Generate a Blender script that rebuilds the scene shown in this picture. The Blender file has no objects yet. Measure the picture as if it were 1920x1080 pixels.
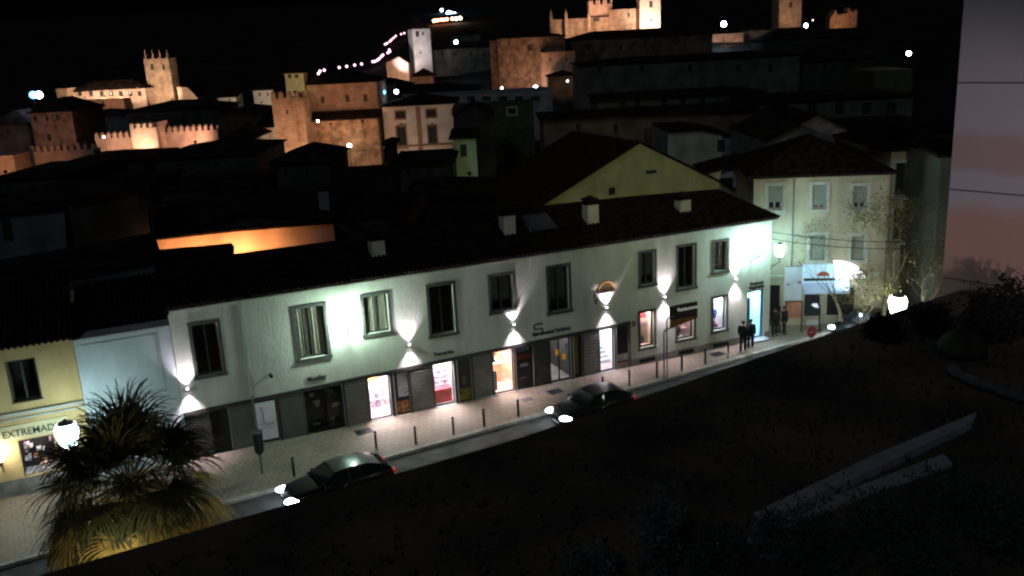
import bpy, math, random
from mathutils import Vector, Matrix
random.seed(7)
R = math.radians
scene = bpy.context.scene
C = scene.collection

# ---------------------------------------------------------------- camera, sky, exposure
FOC, PITCH, ROLL, CAMH = 1700.0, 15.3, -3.0, 17.5
p_, r_ = R(PITCH), R(ROLL)
FWD = Vector((0, math.cos(p_), -math.sin(p_)))
UP0 = Vector((0, math.sin(p_), math.cos(p_)))
RT0 = Vector((1, 0, 0))
RT = RT0*math.cos(r_) + UP0*math.sin(r_)
UP = -RT0*math.sin(r_) + UP0*math.cos(r_)
EYE = Vector((0, 0, CAMH))
cd = bpy.data.cameras.new('camera')
cam = bpy.data.objects.new('camera', cd); C.objects.link(cam)
cd.sensor_width = 36; cd.lens = FOC/1920*36
cd.clip_end = 6000; cd.clip_start = 0.1
m = Matrix((RT, UP, -FWD)).transposed().to_4x4(); m.translation = EYE
cam.matrix_world = m
scene.camera = cam
scene.render.resolution_x, scene.render.resolution_y = 1024, 576

w = bpy.data.worlds.new("World"); scene.world = w; w.use_nodes = True
nt = w.node_tree; bg = nt.nodes['Background']
sky = nt.nodes.new('ShaderNodeTexSky'); sky.sky_type = 'NISHITA'; sky.sun_disc = False
sky.sun_elevation = R(-6); sky.sun_rotation = R(200)
nt.links.new(sky.outputs[0], bg.inputs[0]); bg.inputs[1].default_value = 0.008
sl = bpy.data.lights.new('night_fill', 'SUN'); sl.energy = 0.16; sl.angle = R(10); sl.color = (.75, .85, 1)  # weak added fill standing in for city glow
so = bpy.data.objects.new('night_fill', sl); C.objects.link(so)
so.rotation_euler = (R(50), 0, R(-25))
vs = scene.view_settings
vs.view_transform = 'Standard'; vs.look = 'None'; vs.exposure = 0; vs.gamma = 1
try:
    scene.cycles.use_light_tree = True; scene.cycles.filter_width = 2.3
except Exception: pass
try: pass
except Exception: pass

# ---------------------------------------------------------------- pixel -> place
def ray(px, py): return FWD*FOC + RT*(px-960) + UP*(540-py)
def at_y(px, py, Y):
    d = ray(px, py); return EYE + d*(Y/d.y)
def G0(px, py, Y):
    q = at_y(px, py, Y); return Vector((q.x, q.y, 0))
def at_z(px, py, z):
    d = ray(px, py); return EYE + d*((z-CAMH)/d.z)

class Fr:
    """a building's own frame: x along its front, y into it, z up"""
    def __init__(s, o, a=0.0):
        s.o = Vector(o); s.a = a
        s.X = Vector((math.cos(a), math.sin(a), 0)); s.Y = Vector((-math.sin(a), math.cos(a), 0))
    def hit(s, px, py, y=0.0):
        d = ray(px, py); t = ((s.o + s.Y*y - EYE).dot(s.Y))/d.dot(s.Y)
        q = EYE + d*t - s.o
        return q.dot(s.X), q.z
    def gz(s, px, py, z=0.0):
        q = at_z(px, py, z+s.o.z) - s.o
        return q.dot(s.X), q.dot(s.Y)
    def W(s, x, y, z=0): return s.o + s.X*x + s.Y*y + Vector((0, 0, z))
    def sub(s, x, y=0, z=0): return Fr(s.W(x, y, z), s.a)

# ---------------------------------------------------------------- materials
MATS = {}
def nmat(name, col, rough=.85, var=.12, scale=1.5, bump=0.0, bscale=8, metal=0.0, spec=.3, col2=None, detail=6, stretch=None):
    if name in MATS: return MATS[name]
    mt = bpy.data.materials.new(name); mt.use_nodes = True
    n = mt.node_tree.nodes; l = mt.node_tree.links; b = n['Principled BSDF']
    b.inputs['Roughness'].default_value = rough; b.inputs['Metallic'].default_value = metal
    b.inputs['Specular IOR Level'].default_value = spec
    tc = n.new('ShaderNodeTexCoord'); mp = n.new('ShaderNodeMapping')
    l.new(tc.outputs['Object'], mp.inputs[0])
    if stretch: mp.inputs['Scale'].default_value = stretch
    nz = n.new('ShaderNodeTexNoise'); nz.inputs['Scale'].default_value = scale; nz.inputs['Detail'].default_value = detail
    l.new(mp.outputs[0], nz.inputs['Vector'])
    rp = n.new('ShaderNodeValToRGB')
    c2 = col2 or tuple(max(0, c*(1-var*2.2)) for c in col)
    c1 = tuple(min(1, c*(1+var)) for c in col)
    rp.color_ramp.elements[0].position = .32; rp.color_ramp.elements[0].color = (*c2, 1)
    rp.color_ramp.elements[1].position = .68; rp.color_ramp.elements[1].color = (*c1, 1)
    l.new(nz.outputs[0], rp.inputs[0]); l.new(rp.outputs[0], b.inputs['Base Color'])
    if bump:
        nb = n.new('ShaderNodeTexNoise'); nb.inputs['Scale'].default_value = bscale; nb.inputs['Detail'].default_value = 8
        l.new(mp.outputs[0], nb.inputs['Vector'])
        bp = n.new('ShaderNodeBump'); bp.inputs['Strength'].default_value = bump; bp.inputs['Distance'].default_value = .05
        l.new(nb.outputs[0], bp.inputs['Height']); l.new(bp.outputs[0], b.inputs['Normal'])
    MATS[name] = mt; return mt
def blockmat(name, c1, c2, mortar, sx=1.2, sz=.5, var=.5, rough=.9, axis='front', bump=.5):
    """coursed stone / paving, by a brick texture"""
    if name in MATS: return MATS[name]
    mt = bpy.data.materials.new(name); mt.use_nodes = True
    n = mt.node_tree.nodes; l = mt.node_tree.links; b = n['Principled BSDF']
    b.inputs['Roughness'].default_value = rough; b.inputs['Specular IOR Level'].default_value = .25
    tc = n.new('ShaderNodeTexCoord'); mp = n.new('ShaderNodeMapping'); l.new(tc.outputs['Object'], mp.inputs[0])
    if axis == 'front': mp.inputs['Rotation'].default_value = (R(-90), 0, 0)
    br = n.new('ShaderNodeTexBrick'); br.inputs['Scale'].default_value = 1
    br.inputs['Brick Width'].default_value = sx; br.inputs['Row Height'].default_value = sz
    br.inputs['Mortar Size'].default_value = .02; br.inputs['Color1'].default_value = (*c1, 1)
    br.inputs['Color2'].default_value = (*c2, 1); br.inputs['Mortar'].default_value = (*mortar, 1)
    l.new(mp.outputs[0], br.inputs['Vector'])
    nz = n.new('ShaderNodeTexNoise'); nz.inputs['Scale'].default_value = .6; nz.inputs['Detail'].default_value = 8
    l.new(tc.outputs['Object'], nz.inputs['Vector'])
    rp = n.new('ShaderNodeValToRGB'); rp.color_ramp.elements[0].position = .3; rp.color_ramp.elements[0].color = (1-var, 1-var, 1-var, 1)
    rp.color_ramp.elements[1].position = .7; rp.color_ramp.elements[1].color = (1, 1, 1, 1)
    l.new(nz.outputs[0], rp.inputs[0])
    mx = n.new('ShaderNodeMixRGB'); mx.blend_type = 'MULTIPLY'; mx.inputs[0].default_value = 1
    l.new(br.outputs[0], mx.inputs[1]); l.new(rp.outputs[0], mx.inputs[2]); l.new(mx.outputs[0], b.inputs['Base Color'])
    bp = n.new('ShaderNodeBump'); bp.inputs['Strength'].default_value = bump; bp.inputs['Distance'].default_value = .03
    l.new(mx.outputs[0], bp.inputs['Height']); l.new(bp.outputs[0], b.inputs['Normal'])
    MATS[name] = mt; return mt
def emat(name, col, s):
    if name in MATS: return MATS[name]
    mt = bpy.data.materials.new(name); mt.use_nodes = True
    b = mt.node_tree.nodes['Principled BSDF']
    b.inputs['Base Color'].default_value = (*[c*.5 for c in col], 1)
    b.inputs['Emission Color'].default_value = (*col, 1); b.inputs['Emission Strength'].default_value = s
    MATS[name] = mt; return mt
def gmat(name, col, s):
    """lamp glass: glows and lets the lamp's own light through"""
    if name in MATS: return MATS[name]
    mt = bpy.data.materials.new(name); mt.use_nodes = True
    n = mt.node_tree.nodes; l = mt.node_tree.links; n.remove(n['Principled BSDF'])
    tr = n.new('ShaderNodeBsdfTransparent'); em = n.new('ShaderNodeEmission'); em.inputs[0].default_value = (*col, 1); em.inputs[1].default_value = s
    ad = n.new('ShaderNodeAddShader'); l.new(tr.outputs[0], ad.inputs[0]); l.new(em.outputs[0], ad.inputs[1]); l.new(ad.outputs[0], n['Material Output'].inputs[0])
    MATS[name] = mt; return mt
def glassmat(name, tint=(.03, .035, .04), rough=.06, trans=0.0):
    if name in MATS: return MATS[name]
    mt = bpy.data.materials.new(name); mt.use_nodes = True
    b = mt.node_tree.nodes['Principled BSDF']
    b.inputs['Base Color'].default_value = (*tint, 1); b.inputs['Roughness'].default_value = rough
    b.inputs['Transmission Weight'].default_value = trans; b.inputs['IOR'].default_value = 1.25 if trans else 1.45
    MATS[name] = mt; return mt

white_plaster = nmat('white_plaster', (.64, .65, .56), var=.05, scale=.5, bump=.35, bscale=10, col2=(.46, .49, .40), stretch=(1, 1, .35), detail=10)
def streaks(mt, lo=.84, sc=(1.6, 1.6, .45)):
    """rain streaks and patches that stay with the wall"""
    n = mt.node_tree.nodes; l = mt.node_tree.links; b = n['Principled BSDF']; src = b.inputs['Base Color'].links[0].from_socket
    tc = n.new('ShaderNodeTexCoord'); mp = n.new('ShaderNodeMapping'); mp.inputs['Scale'].default_value = sc; l.new(tc.outputs['Object'], mp.inputs[0])
    nz = n.new('ShaderNodeTexNoise'); nz.inputs['Scale'].default_value = 1; nz.inputs['Detail'].default_value = 9; nz.inputs['Roughness'].default_value = .65; l.new(mp.outputs[0], nz.inputs['Vector'])
    rp = n.new('ShaderNodeValToRGB'); rp.color_ramp.elements[0].position = .30; rp.color_ramp.elements[0].color = (lo, lo*.99, lo*.95, 1)
    rp.color_ramp.elements[1].position = .55; rp.color_ramp.elements[1].color = (1, 1, 1, 1); l.new(nz.outputs[0], rp.inputs[0])
    mx = n.new('ShaderNodeMixRGB'); mx.blend_type = 'MULTIPLY'; mx.inputs[0].default_value = 1
    l.new(src, mx.inputs[1]); l.new(rp.outputs[0], mx.inputs[2]); l.new(mx.outputs[0], b.inputs['Base Color'])
streaks(white_plaster)
pale_plaster = nmat('pale_plaster', (.55, .60, .60), var=.07, scale=.5, bump=.2, bscale=12)
yellow_plaster = nmat('yellow_plaster', (.60, .42, .19), var=.08, scale=.7, bump=.25)
cream_plaster = nmat('cream_plaster', (.50, .45, .32), var=.10, scale=.5, bump=.25)
olive_plaster = nmat('olive_plaster', (.56, .53, .28), var=.12, scale=.4, bump=.3)
streaks(pale_plaster, .88); streaks(yellow_plaster, .82); streaks(cream_plaster, .8); streaks(olive_plaster, .78)
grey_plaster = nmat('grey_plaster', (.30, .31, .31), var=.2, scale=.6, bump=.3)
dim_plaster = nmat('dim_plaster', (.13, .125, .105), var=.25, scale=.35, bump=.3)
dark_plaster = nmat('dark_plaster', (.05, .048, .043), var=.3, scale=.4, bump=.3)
brown_plaster = nmat('brown_plaster', (.16, .12, .09), var=.3, scale=.4, bump=.3)
green_plaster = nmat('green_plaster', (.45, .50, .36), var=.1, scale=.6)
orange_plaster = nmat('orange_plaster', (.74, .52, .38), var=.10, scale=.5, bump=.4, col2=(.50, .32, .22), detail=10)
old_white = nmat('old_white', (.6, .58, .52), var=.15, scale=.3)
gold_stone = blockmat('gold_stone', (.50, .35, .25), (.40, .28, .19), (.33, .23, .16), .62, .3, var=.55)
pink_stone = blockmat('pink_stone', (.60, .42, .33), (.50, .35, .27), (.42, .30, .23), .55, .28, var=.4)
rubble = blockmat('rubble', (.42, .29, .19), (.27, .18, .12), (.20, .14, .10), .5, .28, var=.75)
stone_grey = nmat('stone_surround', (.085, .088, .078), var=.15, scale=5, bump=.2)
dark_clad = nmat('dark_cladding', (.050, .048, .042), var=.2, scale=3, rough=.6)
black_metal = nmat('black_metal', (.012, .012, .013), rough=.45, metal=.3, var=.1)
grey_metal = nmat('grey_metal', (.16, .16, .16), rough=.5, metal=.5, var=.1)
alu = nmat('aluminium', (.55, .56, .58), rough=.4, metal=.4, var=.05)
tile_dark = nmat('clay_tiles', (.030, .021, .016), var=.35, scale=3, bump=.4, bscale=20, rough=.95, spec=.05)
tile_far = nmat('far_clay_tiles', (.035, .024, .018), var=.35, scale=1, bump=.3, bscale=6, rough=.95, spec=.05)
glass_dark = glassmat('dark_glass')
glass_clear = glassmat('clear_glass', (.9, .95, 1), .02, 1.0)
inside_dark = nmat('dark_room', (.02, .018, .015), var=.3)
curtain = nmat('curtain', (.42, .40, .30), col2=(.03, .03, .02), scale=1, stretch=(9, 1, .15), rough=.9)  # light and dark of the folds put into the cloth colour
shutter_mat = nmat('roller_shutter', (.28, .30, .24), var=.12, scale=2, stretch=(1, 1, 14), bump=.3)
wood = nmat('wood', (.30, .15, .06), var=.2, scale=3, stretch=(1, 1, 8))
paper = nmat('paper', (.72, .74, .76), var=.04, scale=4)
shop_white = nmat('shop_white', (.80, .76, .80), var=.03)
shop_peach = nmat('shop_peach', (.75, .45, .32), var=.06)
shop_floor = nmat('shop_floor', (.45, .36, .33), var=.2, scale=3)
red_p = nmat('red_paint', (.45, .03, .03), var=.1, rough=.5)
orange_p = nmat('orange_paint', (.75, .28, .02), var=.1, rough=.5)
blue_p = nmat('blue_paint', (.05, .15, .40), var=.1, rough=.5)
dark_goods = nmat('dark_goods', (.04, .03, .04), var=.3)

# ---------------------------------------------------------------- mesh tools
class MB:
    def __init__(s): s.v = []; s.f = []
    def add(s, vs, fs):
        o = len(s.v); s.v += [tuple(v) for v in vs]; s.f += [tuple(i+o for i in f) for f in fs]; return s
    def poly(s, pts): return s.add(pts, [tuple(range(len(pts)))])
    def box(s, x0, x1, y0, y1, z0, z1, skip=()):
        vs = [(x0,y0,z0),(x1,y0,z0),(x1,y1,z0),(x0,y1,z0),(x0,y0,z1),(x1,y0,z1),(x1,y1,z1),(x0,y1,z1)]
        fs = {'bot':(0,3,2,1),'top':(4,5,6,7),'front':(0,1,5,4),'right':(1,2,6,5),'back':(2,3,7,6),'left':(3,0,4,7)}
        return s.add(vs, [f for k, f in fs.items() if k not in skip])
    def cyl(s, p0, p1, r0, r1=None, n=10, caps=True):
        p0, p1 = Vector(p0), Vector(p1); r1 = r0 if r1 is None else r1
        d = (p1-p0).normalized(); a = d.orthogonal().normalized(); b = d.cross(a)
        vs = []
        for p, r in ((p0, r0), (p1, r1)):
            for i in range(n):
                t = 2*math.pi*i/n; vs.append(p + a*math.cos(t)*r + b*math.sin(t)*r)
        fs = [(i, (i+1) % n, n+(i+1) % n, n+i) for i in range(n)]
        if caps: fs += [tuple(range(n-1, -1, -1)), tuple(range(n, 2*n))]
        return s.add(vs, fs)
    def tube(s, pts, r, n=8):
        rs = r if isinstance(r, (list, tuple)) else [r]*len(pts)
        for i in range(len(pts)-1): s.cyl(pts[i], pts[i+1], rs[i], rs[i+1], n, True)
        return s
    def lathe(s, prof, n=16, c=(0, 0, 0)):
        vs = []; 
        for r, z in prof:
            for i in range(n):
                t = 2*math.pi*i/n; vs.append((c[0]+r*math.cos(t), c[1]+r*math.sin(t), c[2]+z))
        fs = []
        for k in range(len(prof)-1):
            for i in range(n):
                j = (i+1) % n; fs.append((k*n+i, k*n+j, (k+1)*n+j, (k+1)*n+i))
        fs += [tuple(range(n-1, -1, -1)), tuple(range((len(prof)-1)*n, len(prof)*n))]
        return s.add(vs, fs)
    def ball(s, c, r, n=12, m=8, sz=1.0):
        prof = [(max(r*math.sin(math.pi*k/m), 1e-3), -r*sz*math.cos(math.pi*k/m)) for k in range(m+1)]
        return s.lathe(prof, n, c)
    def extrude(s, pts, y0, y1):
        """polygon in x,z swept from y0 to y1"""
        n = len(pts)
        vs = [(x, y0, z) for x, z in pts] + [(x, y1, z) for x, z in pts]
        fs = [tuple(range(n)), tuple(range(2*n-1, n-1, -1))] + [(i, i+n, (i+1) % n + n, (i+1) % n) for i in range(n)]
        return s.add(vs, fs)
    def holes(s, x0, x1, z0, z1, hs, rev, y=0.0):
        """front wall at y with real openings and reveals of depth rev"""
        xs = sorted({x0, x1, *[min(max(v, x0), x1) for h in hs for v in h[:2]]})
        zs = sorted({z0, z1, *[min(max(v, z0), z1) for h in hs for v in h[2:4]]})
        for i in range(len(xs)-1):
            for k in range(len(zs)-1):
                cx, cz = (xs[i]+xs[i+1])/2, (zs[k]+zs[k+1])/2
                if any(h[0] < cx < h[1] and h[2] < cz < h[3] for h in hs): continue
                s.poly([(xs[i], y, zs[k]), (xs[i+1], y, zs[k]), (xs[i+1], y, zs[k+1]), (xs[i], y, zs[k+1])])
        for a, b, c, d in [h[:4] for h in hs]:
            s.poly([(a,y,c),(a,y,d),(a,y+rev,d),(a,y+rev,c)]); s.poly([(b,y,c),(b,y+rev,c),(b,y+rev,d),(b,y,d)])
            s.poly([(a,y,d),(b,y,d),(b,y+rev,d),(a,y+rev,d)]); s.poly([(a,y,c),(a,y+rev,c),(b,y+rev,c),(b,y,c)])
        return s
    def build(s, name, mat, parent=None, smooth=False):
        me = bpy.data.meshes.new(name); me.from_pydata(s.v, [], s.f); me.materials.append(mat); me.update()
        if smooth:
            for p in me.polygons: p.use_smooth = True
        o = bpy.data.objects.new(name, me); C.objects.link(o)
        if parent: o.parent = parent
        return o
def tag(o, label=None, cat=None, group=None, kind=None):
    if label: o['label'] = label
    if cat: o['category'] = cat
    if group: o['group'] = group
    if kind: o['kind'] = kind
    return o
def thing(name, label, cat, loc=(0, 0, 0), rz=0, group=None):
    o = bpy.data.objects.new(name, None); C.objects.link(o); o.empty_display_size = .3
    o.location = loc; o.rotation_euler = (0, 0, rz)
    return tag(o, label, cat, group)
def thing_f(name, label, cat, fr, group=None): return thing(name, label, cat, fr.o, fr.a, group)
def copy_tree(o, parent=None):
    c = o.copy(); C.objects.link(c)
    if parent: c.parent = parent
    for ch in list(o.children): copy_tree(ch, c)
    return c
def light(kind, parent, loc, power, col=(1, 1, 1), target=None, size=.15, cone=60, blend=.5, name='bulb_light', sx=1, sy=1):
    ld = bpy.data.lights.new(name, kind); ld.energy = power; ld.color = col
    if kind == 'POINT': ld.shadow_soft_size = size
    if kind == 'SPOT': ld.shadow_soft_size = size; ld.spot_size = R(cone); ld.spot_blend = blend
    if kind == 'AREA': ld.shape = 'RECTANGLE'; ld.size = sx; ld.size_y = sy
    o = bpy.data.objects.new(name, ld); C.objects.link(o); o.parent = parent; o.location = loc
    if target is not None:
        o.rotation_euler = (Vector(target)-Vector(loc)).to_track_quat('-Z', 'Y').to_euler()
    return o
def textmesh(name, s, size, mat, parent, loc, ext=.015, rot=(R(90), 0, 0), align='LEFT'):
    cu = bpy.data.curves.new('tmp', 'FONT'); cu.body = s; cu.size = size; cu.extrude = ext; cu.align_x = align; cu.offset = .004
    t = bpy.data.objects.new('tmp', cu); C.objects.link(t)
    me = bpy.data.meshes.new_from_object(t); bpy.data.objects.remove(t)
    me.materials.clear(); me.materials.append(mat)
    o = bpy.data.objects.new(name, me); C.objects.link(o); o.parent = parent; o.location = loc; o.rotation_euler = rot
    return o
def sstep(a, b, x):
    t = min(1, max(0, (x-a)/(b-a))); return t*t*(3-2*t)
def T(x, y):
    h = 20*sstep(160, 380, y)*math.exp(-((x-60)/85)**2)*(1-sstep(420, 620, y))
    return -.3 + h + max(0, y-560)*.075
def wave_roof(mb, e0, e1, t0, t1, pitch=.22, amp=.045, row=.38):
    """curved clay tiles laid from eave e0-e1 up to top t0-t1 in overlapping courses"""
    e0, e1, t0, t1 = map(Vector, (e0, e1, t0, t1))
    L = (e1-e0).length; H = ((t0-e0).length + (t1-e1).length)/2
    nu = max(4, int(L/pitch)*6); nr = max(2, int(H/row))
    nrm = (e1-e0).cross(t0-e0 if (t0-e0).length > .1 else t1-e1).normalized()
    if nrm.z < 0: nrm = -nrm
    for r in range(nr):
        vs = []
        for k, (v, lift) in enumerate(((r/nr, .05), ((r+1)/nr, .0))):
            a, b = e0.lerp(t0, v), e1.lerp(t1, v)
            for i in range(nu+1):
                ph = i/6*2*math.pi
                vs.append(a.lerp(b, i/nu) + nrm*(lift + amp*math.cos(ph)))
        fs = [(i, i+1, nu+2+i, nu+1+i) for i in range(nu)]
        # the butt end of the course
        a, b = e0.lerp(t0, r/nr), e1.lerp(t1, r/nr)
        o = len(vs)
        for i in range(nu+1): vs.append(a.lerp(b, i/nu) + nrm*(-.03 + amp*math.cos(i/6*2*math.pi)))
        fs += [(o+i, o+i+1, i+1, i) for i in range(nu)]
        mb.add(vs, fs)
    return mb
def archglass(name, f=.08, tint=(1, 1, 1)):
    mt = bpy.data.materials.new(name); mt.use_nodes = True
    n = mt.node_tree.nodes; l = mt.node_tree.links; n.remove(n['Principled BSDF'])
    tr = n.new('ShaderNodeBsdfTransparent'); tr.inputs[0].default_value = (*tint, 1)
    gl = n.new('ShaderNodeBsdfGlossy'); gl.inputs['Roughness'].default_value = .03
    mx = n.new('ShaderNodeMixShader'); mx.inputs[0].default_value = f
    l.new(tr.outputs[0], mx.inputs[1]); l.new(gl.outputs[0], mx.inputs[2]); l.new(mx.outputs[0], n['Material Output'].inputs[0])
    return mt
pane_mat = archglass('window_pane', .045)
# ---------------------------------------------------------------- ground, street
sand = nmat('dark_soil', (.018, .016, .014), var=.4, scale=.05, bump=.4, bscale=2)
xs = [-1600, -900, -500, -300] + list(range(-220, 260, 20)) + [300, 500, 900, 1600]
ys = list(range(-60, 620, 20)) + [700, 800, 900, 1000, 1200, 1400, 1700, 2100, 2600]
mb = MB(); vs = [(x, y, T(x, y) if y < 2200 else T(x, 2200)) for y in ys for x in xs]
n_ = len(xs)
mb.add(vs, [(j*n_+i, j*n_+i+1, (j+1)*n_+i+1, (j+1)*n_+i) for j in range(len(ys)-1) for i in range(n_-1)])
tag(mb.build('ground', sand, smooth=True), kind='structure')

RD = Fr((-11.77, 33.63, 0), R(29.2))
asphalt = nmat('asphalt', (.085, .08, .075), var=.25, scale=1.2, bump=.5, bscale=60, col2=(.045, .043, .042))
def sheet(name, fr, x0, x1, y0, y1, z, mat, nx=1):
    o = MB().box(x0, x1, y0, y1, z-.12, z).build(name, mat); o.location = fr.o; o.rotation_euler = (0, 0, fr.a)
    return tag(o, kind='structure')
sheet('road', RD, -45, 70, -6.6, -.16, -.13, asphalt)
paving = blockmat('paving', (.34, .27, .20), (.29, .23, .175), (.20, .16, .125), .4, .4, var=.3, axis='top', rough=.7, bump=.3)
kerbm = nmat('kerb_stone', (.46, .42, .36), var=.15, scale=2, bump=.2)
sheet('pavement', RD, -45, 70, .03, 24, 0, paving)
sheet('near_pavement', RD, -45, 70, -11.0, -6.8, 0, paving)
for nm, y0, y1 in (('kerb', -.16, .03), ('near_kerb', -6.8, -6.6)):
    mb = MB(); x = -45.0
    while x < 70: mb.box(x, x+.985, y0, y1, -.12, .012); x += 1.0
    o = mb.build(nm, kerbm); o.location = RD.o; o.rotation_euler = (0, 0, RD.a); tag(o, kind='structure')
# manhole covers let into the pavement
for i, (px, py, l) in enumerate(((682, 809, 'dark iron cover in the pavement before the leftmost lit doorway'),
                                 (1041, 734, 'dark iron cover in the pavement below the doorway with orange squares'),
                                 (988, 749, 'smaller grey cover in the pavement right of the peach shop doorway'),
                                 (1345, 664, 'dark iron cover in the pavement among the bollards near the far end'))):
    x, y = RD.gz(px, py, 0); s = .3 if i != 2 else .22
    mb = MB().box(-s*1.3, s*1.3, -s, s, .002, .012)
    for k in range(5): mb.box(-s*1.1, s*1.1, -s*.8+k*s*.38, -s*.7+k*s*.38, .012, .018)
    o = mb.build('manhole_cover', grey_metal if i == 2 else black_metal); o.location = RD.W(x, y); o.rotation_euler = (0, 0, RD.a)
    tag(o, l, 'manhole cover', 'covers set in the pavement')

# ---------------------------------------------------------------- the long white building
F = Fr((-13.86, 38.04, 0), math.atan2(12.005, 28.68))
bl = thing_f('white_building', 'long two storey white building with a tiled roof and a row of lit shops', 'building', F)
def rect(fr, q, y=0):
    """four pixel corners (tl, tr, br, bl) -> x0, x1, z0, z1"""
    p = [fr.hit(a, b, y) for a, b in q]
    return [(p[0][0]+p[3][0])/2, (p[1][0]+p[2][0])/2, (p[2][1]+p[3][1])/2, (p[0][1]+p[1][1])/2]
WIN = [rect(F, q) for q in (
    ((350,607),(412,597),(425,702),(367,713)), ((547,575),(612,566),(621,670),(557,681)),
    ((672,553),(732,545),(736,626),(683,632)), ((798,533),(854,527),(859,627),(804,635)),
    ((914,514),(965,509),(968,583),(917,591)), ((1023,499),(1070,492),(1072,585),(1026,591)),
    ((1196,471),(1231,467),(1231,535),(1197,541)), ((1267,460),(1307,454),(1305,541),(1267,547)),
    ((1334,450),(1368,446),(1366,510),(1336,515)))]
GW = [rect(F, q) for q in (((1196,583),(1230,578),(1230,652),(1197,658)), ((1266,572),(1305,566),(1304,636),(1266,643)),
                           ((1333,556),(1366,551),(1364,620),(1334,626)))]
def inner(r, b=.14): return [r[0]+b, r[1]-b, r[2]+b, r[3]-b]
def um(px): return F.hit(px, 822-.2025*(px-330))[0]
def ztop(u): return 2.2 + .0155*(u+1.4)
SH = {}
for k, a, b in (('door',397,432),('g1',433,474),('white',478,522),('g2',527,572),('bw',575,645),('l1',649,690),('D1',692,733),
                ('P1',741,768),('l2',771,812),('D2',814,852),('P2',859,884),('l3',888,922),('D3',925,964),('P3',968,1000),
                ('g3',1002,1029),('D4',1032,1071),('P4',1076,1092),('l4',1094,1122),('D5',1125,1152),('P5',1156,1179)):
    SH[k] = (um(a), um(b))
HD = rect(F, ((1398,547),(1432,542),(1430,632),(1402,640)))
openings = [inner(r) for r in WIN+GW]
for k in ('door', 'bw', 'D1', 'P1', 'D2', 'P2', 'D3', 'P3', 'D4', 'P4', 'D5', 'P5'):
    a, b = SH[k]; openings.append([a, b, 0.0, ztop(a)-.12])
openings.append([HD[0], HD[1], .16, HD[3]])
L = 31.08
mb = MB().holes(-1.1, L, 0, 7.08, openings, .28)
mb.box(-1.1, L, 0, 9.0, 0, 7.08, skip=('front', 'top'))
mb.build('wall', white_plaster, bl)
# plinth of grey stone under the right-hand half
u0 = SH['P5'][1]+.12
mb = MB()
for a, b in ((u0, HD[0]-.12), (HD[1]+.12, L+.02)):
    mb.box(a, b, -.035, -.003, 0, .42)
mb.build('plinth', nmat('plinth_stone', (.24, .22, .19), var=.2, scale=1.5, bump=.2), bl)
for px in (1213, 1286, 1350):
    u = F.hit(px, 0.0-.2*px+925)[0]
    mb = MB().box(u-.5, u+.5, -.05, -.037, .1, .33)
    for k in range(9): mb.box(u-.46+k*.11, u-.42+k*.11, -.062, -.05, .11, .32)
    mb.build('cellar_grille', black_metal, bl)
# eave board and moulding
MB().box(-1.12, L+.02, -.06, -.003, 6.86, 6.97).build('cornice', white_plaster, bl)
MB().box(-1.2, L+.15, -.38, 0.05, 7.085, 7.13).build('eave_board', dark_clad, bl)
# roof: eave in front, uneven old ridge, hip at the right end
RP = [(-1.2, 3.2, 7.55), (2.0, 3.2, 7.72), (9.4, 3.2, 8.44), (16.2, 3.2, 8.78), (24, 3.2, 8.62), (29.8, 3.2, 8.38)]
EZ = 7.19
mb = MB()
for (a, ya, za), (b, yb, zb) in zip(RP[:-1], RP[1:]):
    ea = -1.3 if a < -1 else a; eb = b
    wave_roof(mb, (ea, -.42, EZ), (eb, -.42, EZ), (a, ya, za), (b, yb, zb))
wave_roof(mb, (29.8, -.42, EZ), (L+.22, -.42, EZ), (29.8, 3.2, 8.38), (29.8, 3.2, 8.38))
wave_roof(mb, (L+.22, -.42, EZ), (L+.22, 9.2, EZ-.02), (29.8, 3.2, 8.38), (29.8, 3.2, 8.38))
for (a, ya, za), (b, yb, zb) in zip(RP[:-1], RP[1:]):
    mb.add([(a, ya, za), (b, yb, zb), (b, 9.3, max(7.16, zb-1.3)), (a, 9.3, max(7.16, za-1.3))], [(0, 1, 2, 3)])
    mb.cyl((a, ya, za+.02), (b, yb, zb+.02), .09, n=8)
mb.add([(29.8, 3.2, 8.36), (L+.22, 9.3, EZ-.04), (29.8, 9.3, 7.15)], [(0, 1, 2)])
mb.box(-1.2, -1.05, -.3, 9, 6.9, 7.5)
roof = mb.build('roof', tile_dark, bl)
def roofz(u, y):
    for (a, ya, za), (b, yb, zb) in zip(RP[:-1], RP[1:]):
        if a <= u <= b: zr = za+(zb-za)*(u-a)/(b-a); return EZ + (zr-EZ)*(y+.42)/3.62
    return EZ
for px, py, yt in ((712, 490, 436), (957, 443, 390), (1113, 420, 370), (1286, 407, 362)):
    u = F.hit(px, py, 1.3)[0]; z = roofz(u, 1.3); zt = F.hit(px, yt, 1.3)[1]
    ch = MB().box(u-.33, u+.33, 1.3, 1.95, z-.25, zt-.38).build('chimney', nmat('chimney_plaster', (.6, .6, .5), var=.08, bump=.2), roof)
    cap = MB().box(u-.40, u+.40, 1.23, 2.02, zt-.38, zt-.30)
    for sx in (-.3, .2):
        for sy in (1.32, 1.82): cap.box(u+sx, u+sx+.1, sy, sy+.1, zt-.30, zt-.16)
    cap.add([(u-.42, 1.2, zt-.16), (u+.42, 1.2, zt-.16), (u+.42, 2.05, zt-.16), (u-.42, 2.05, zt-.16), (u, 1.63, zt+.08)],
            [(0, 1, 4), (1, 2, 4), (2, 3, 4), (3, 0, 4), (3, 2, 1, 0)])
    cap.build('chimney_cap', tile_dark, roof)
u, _ = F.hit(1010, 412, 1.8); z = roofz(u, 1.8)
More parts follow.
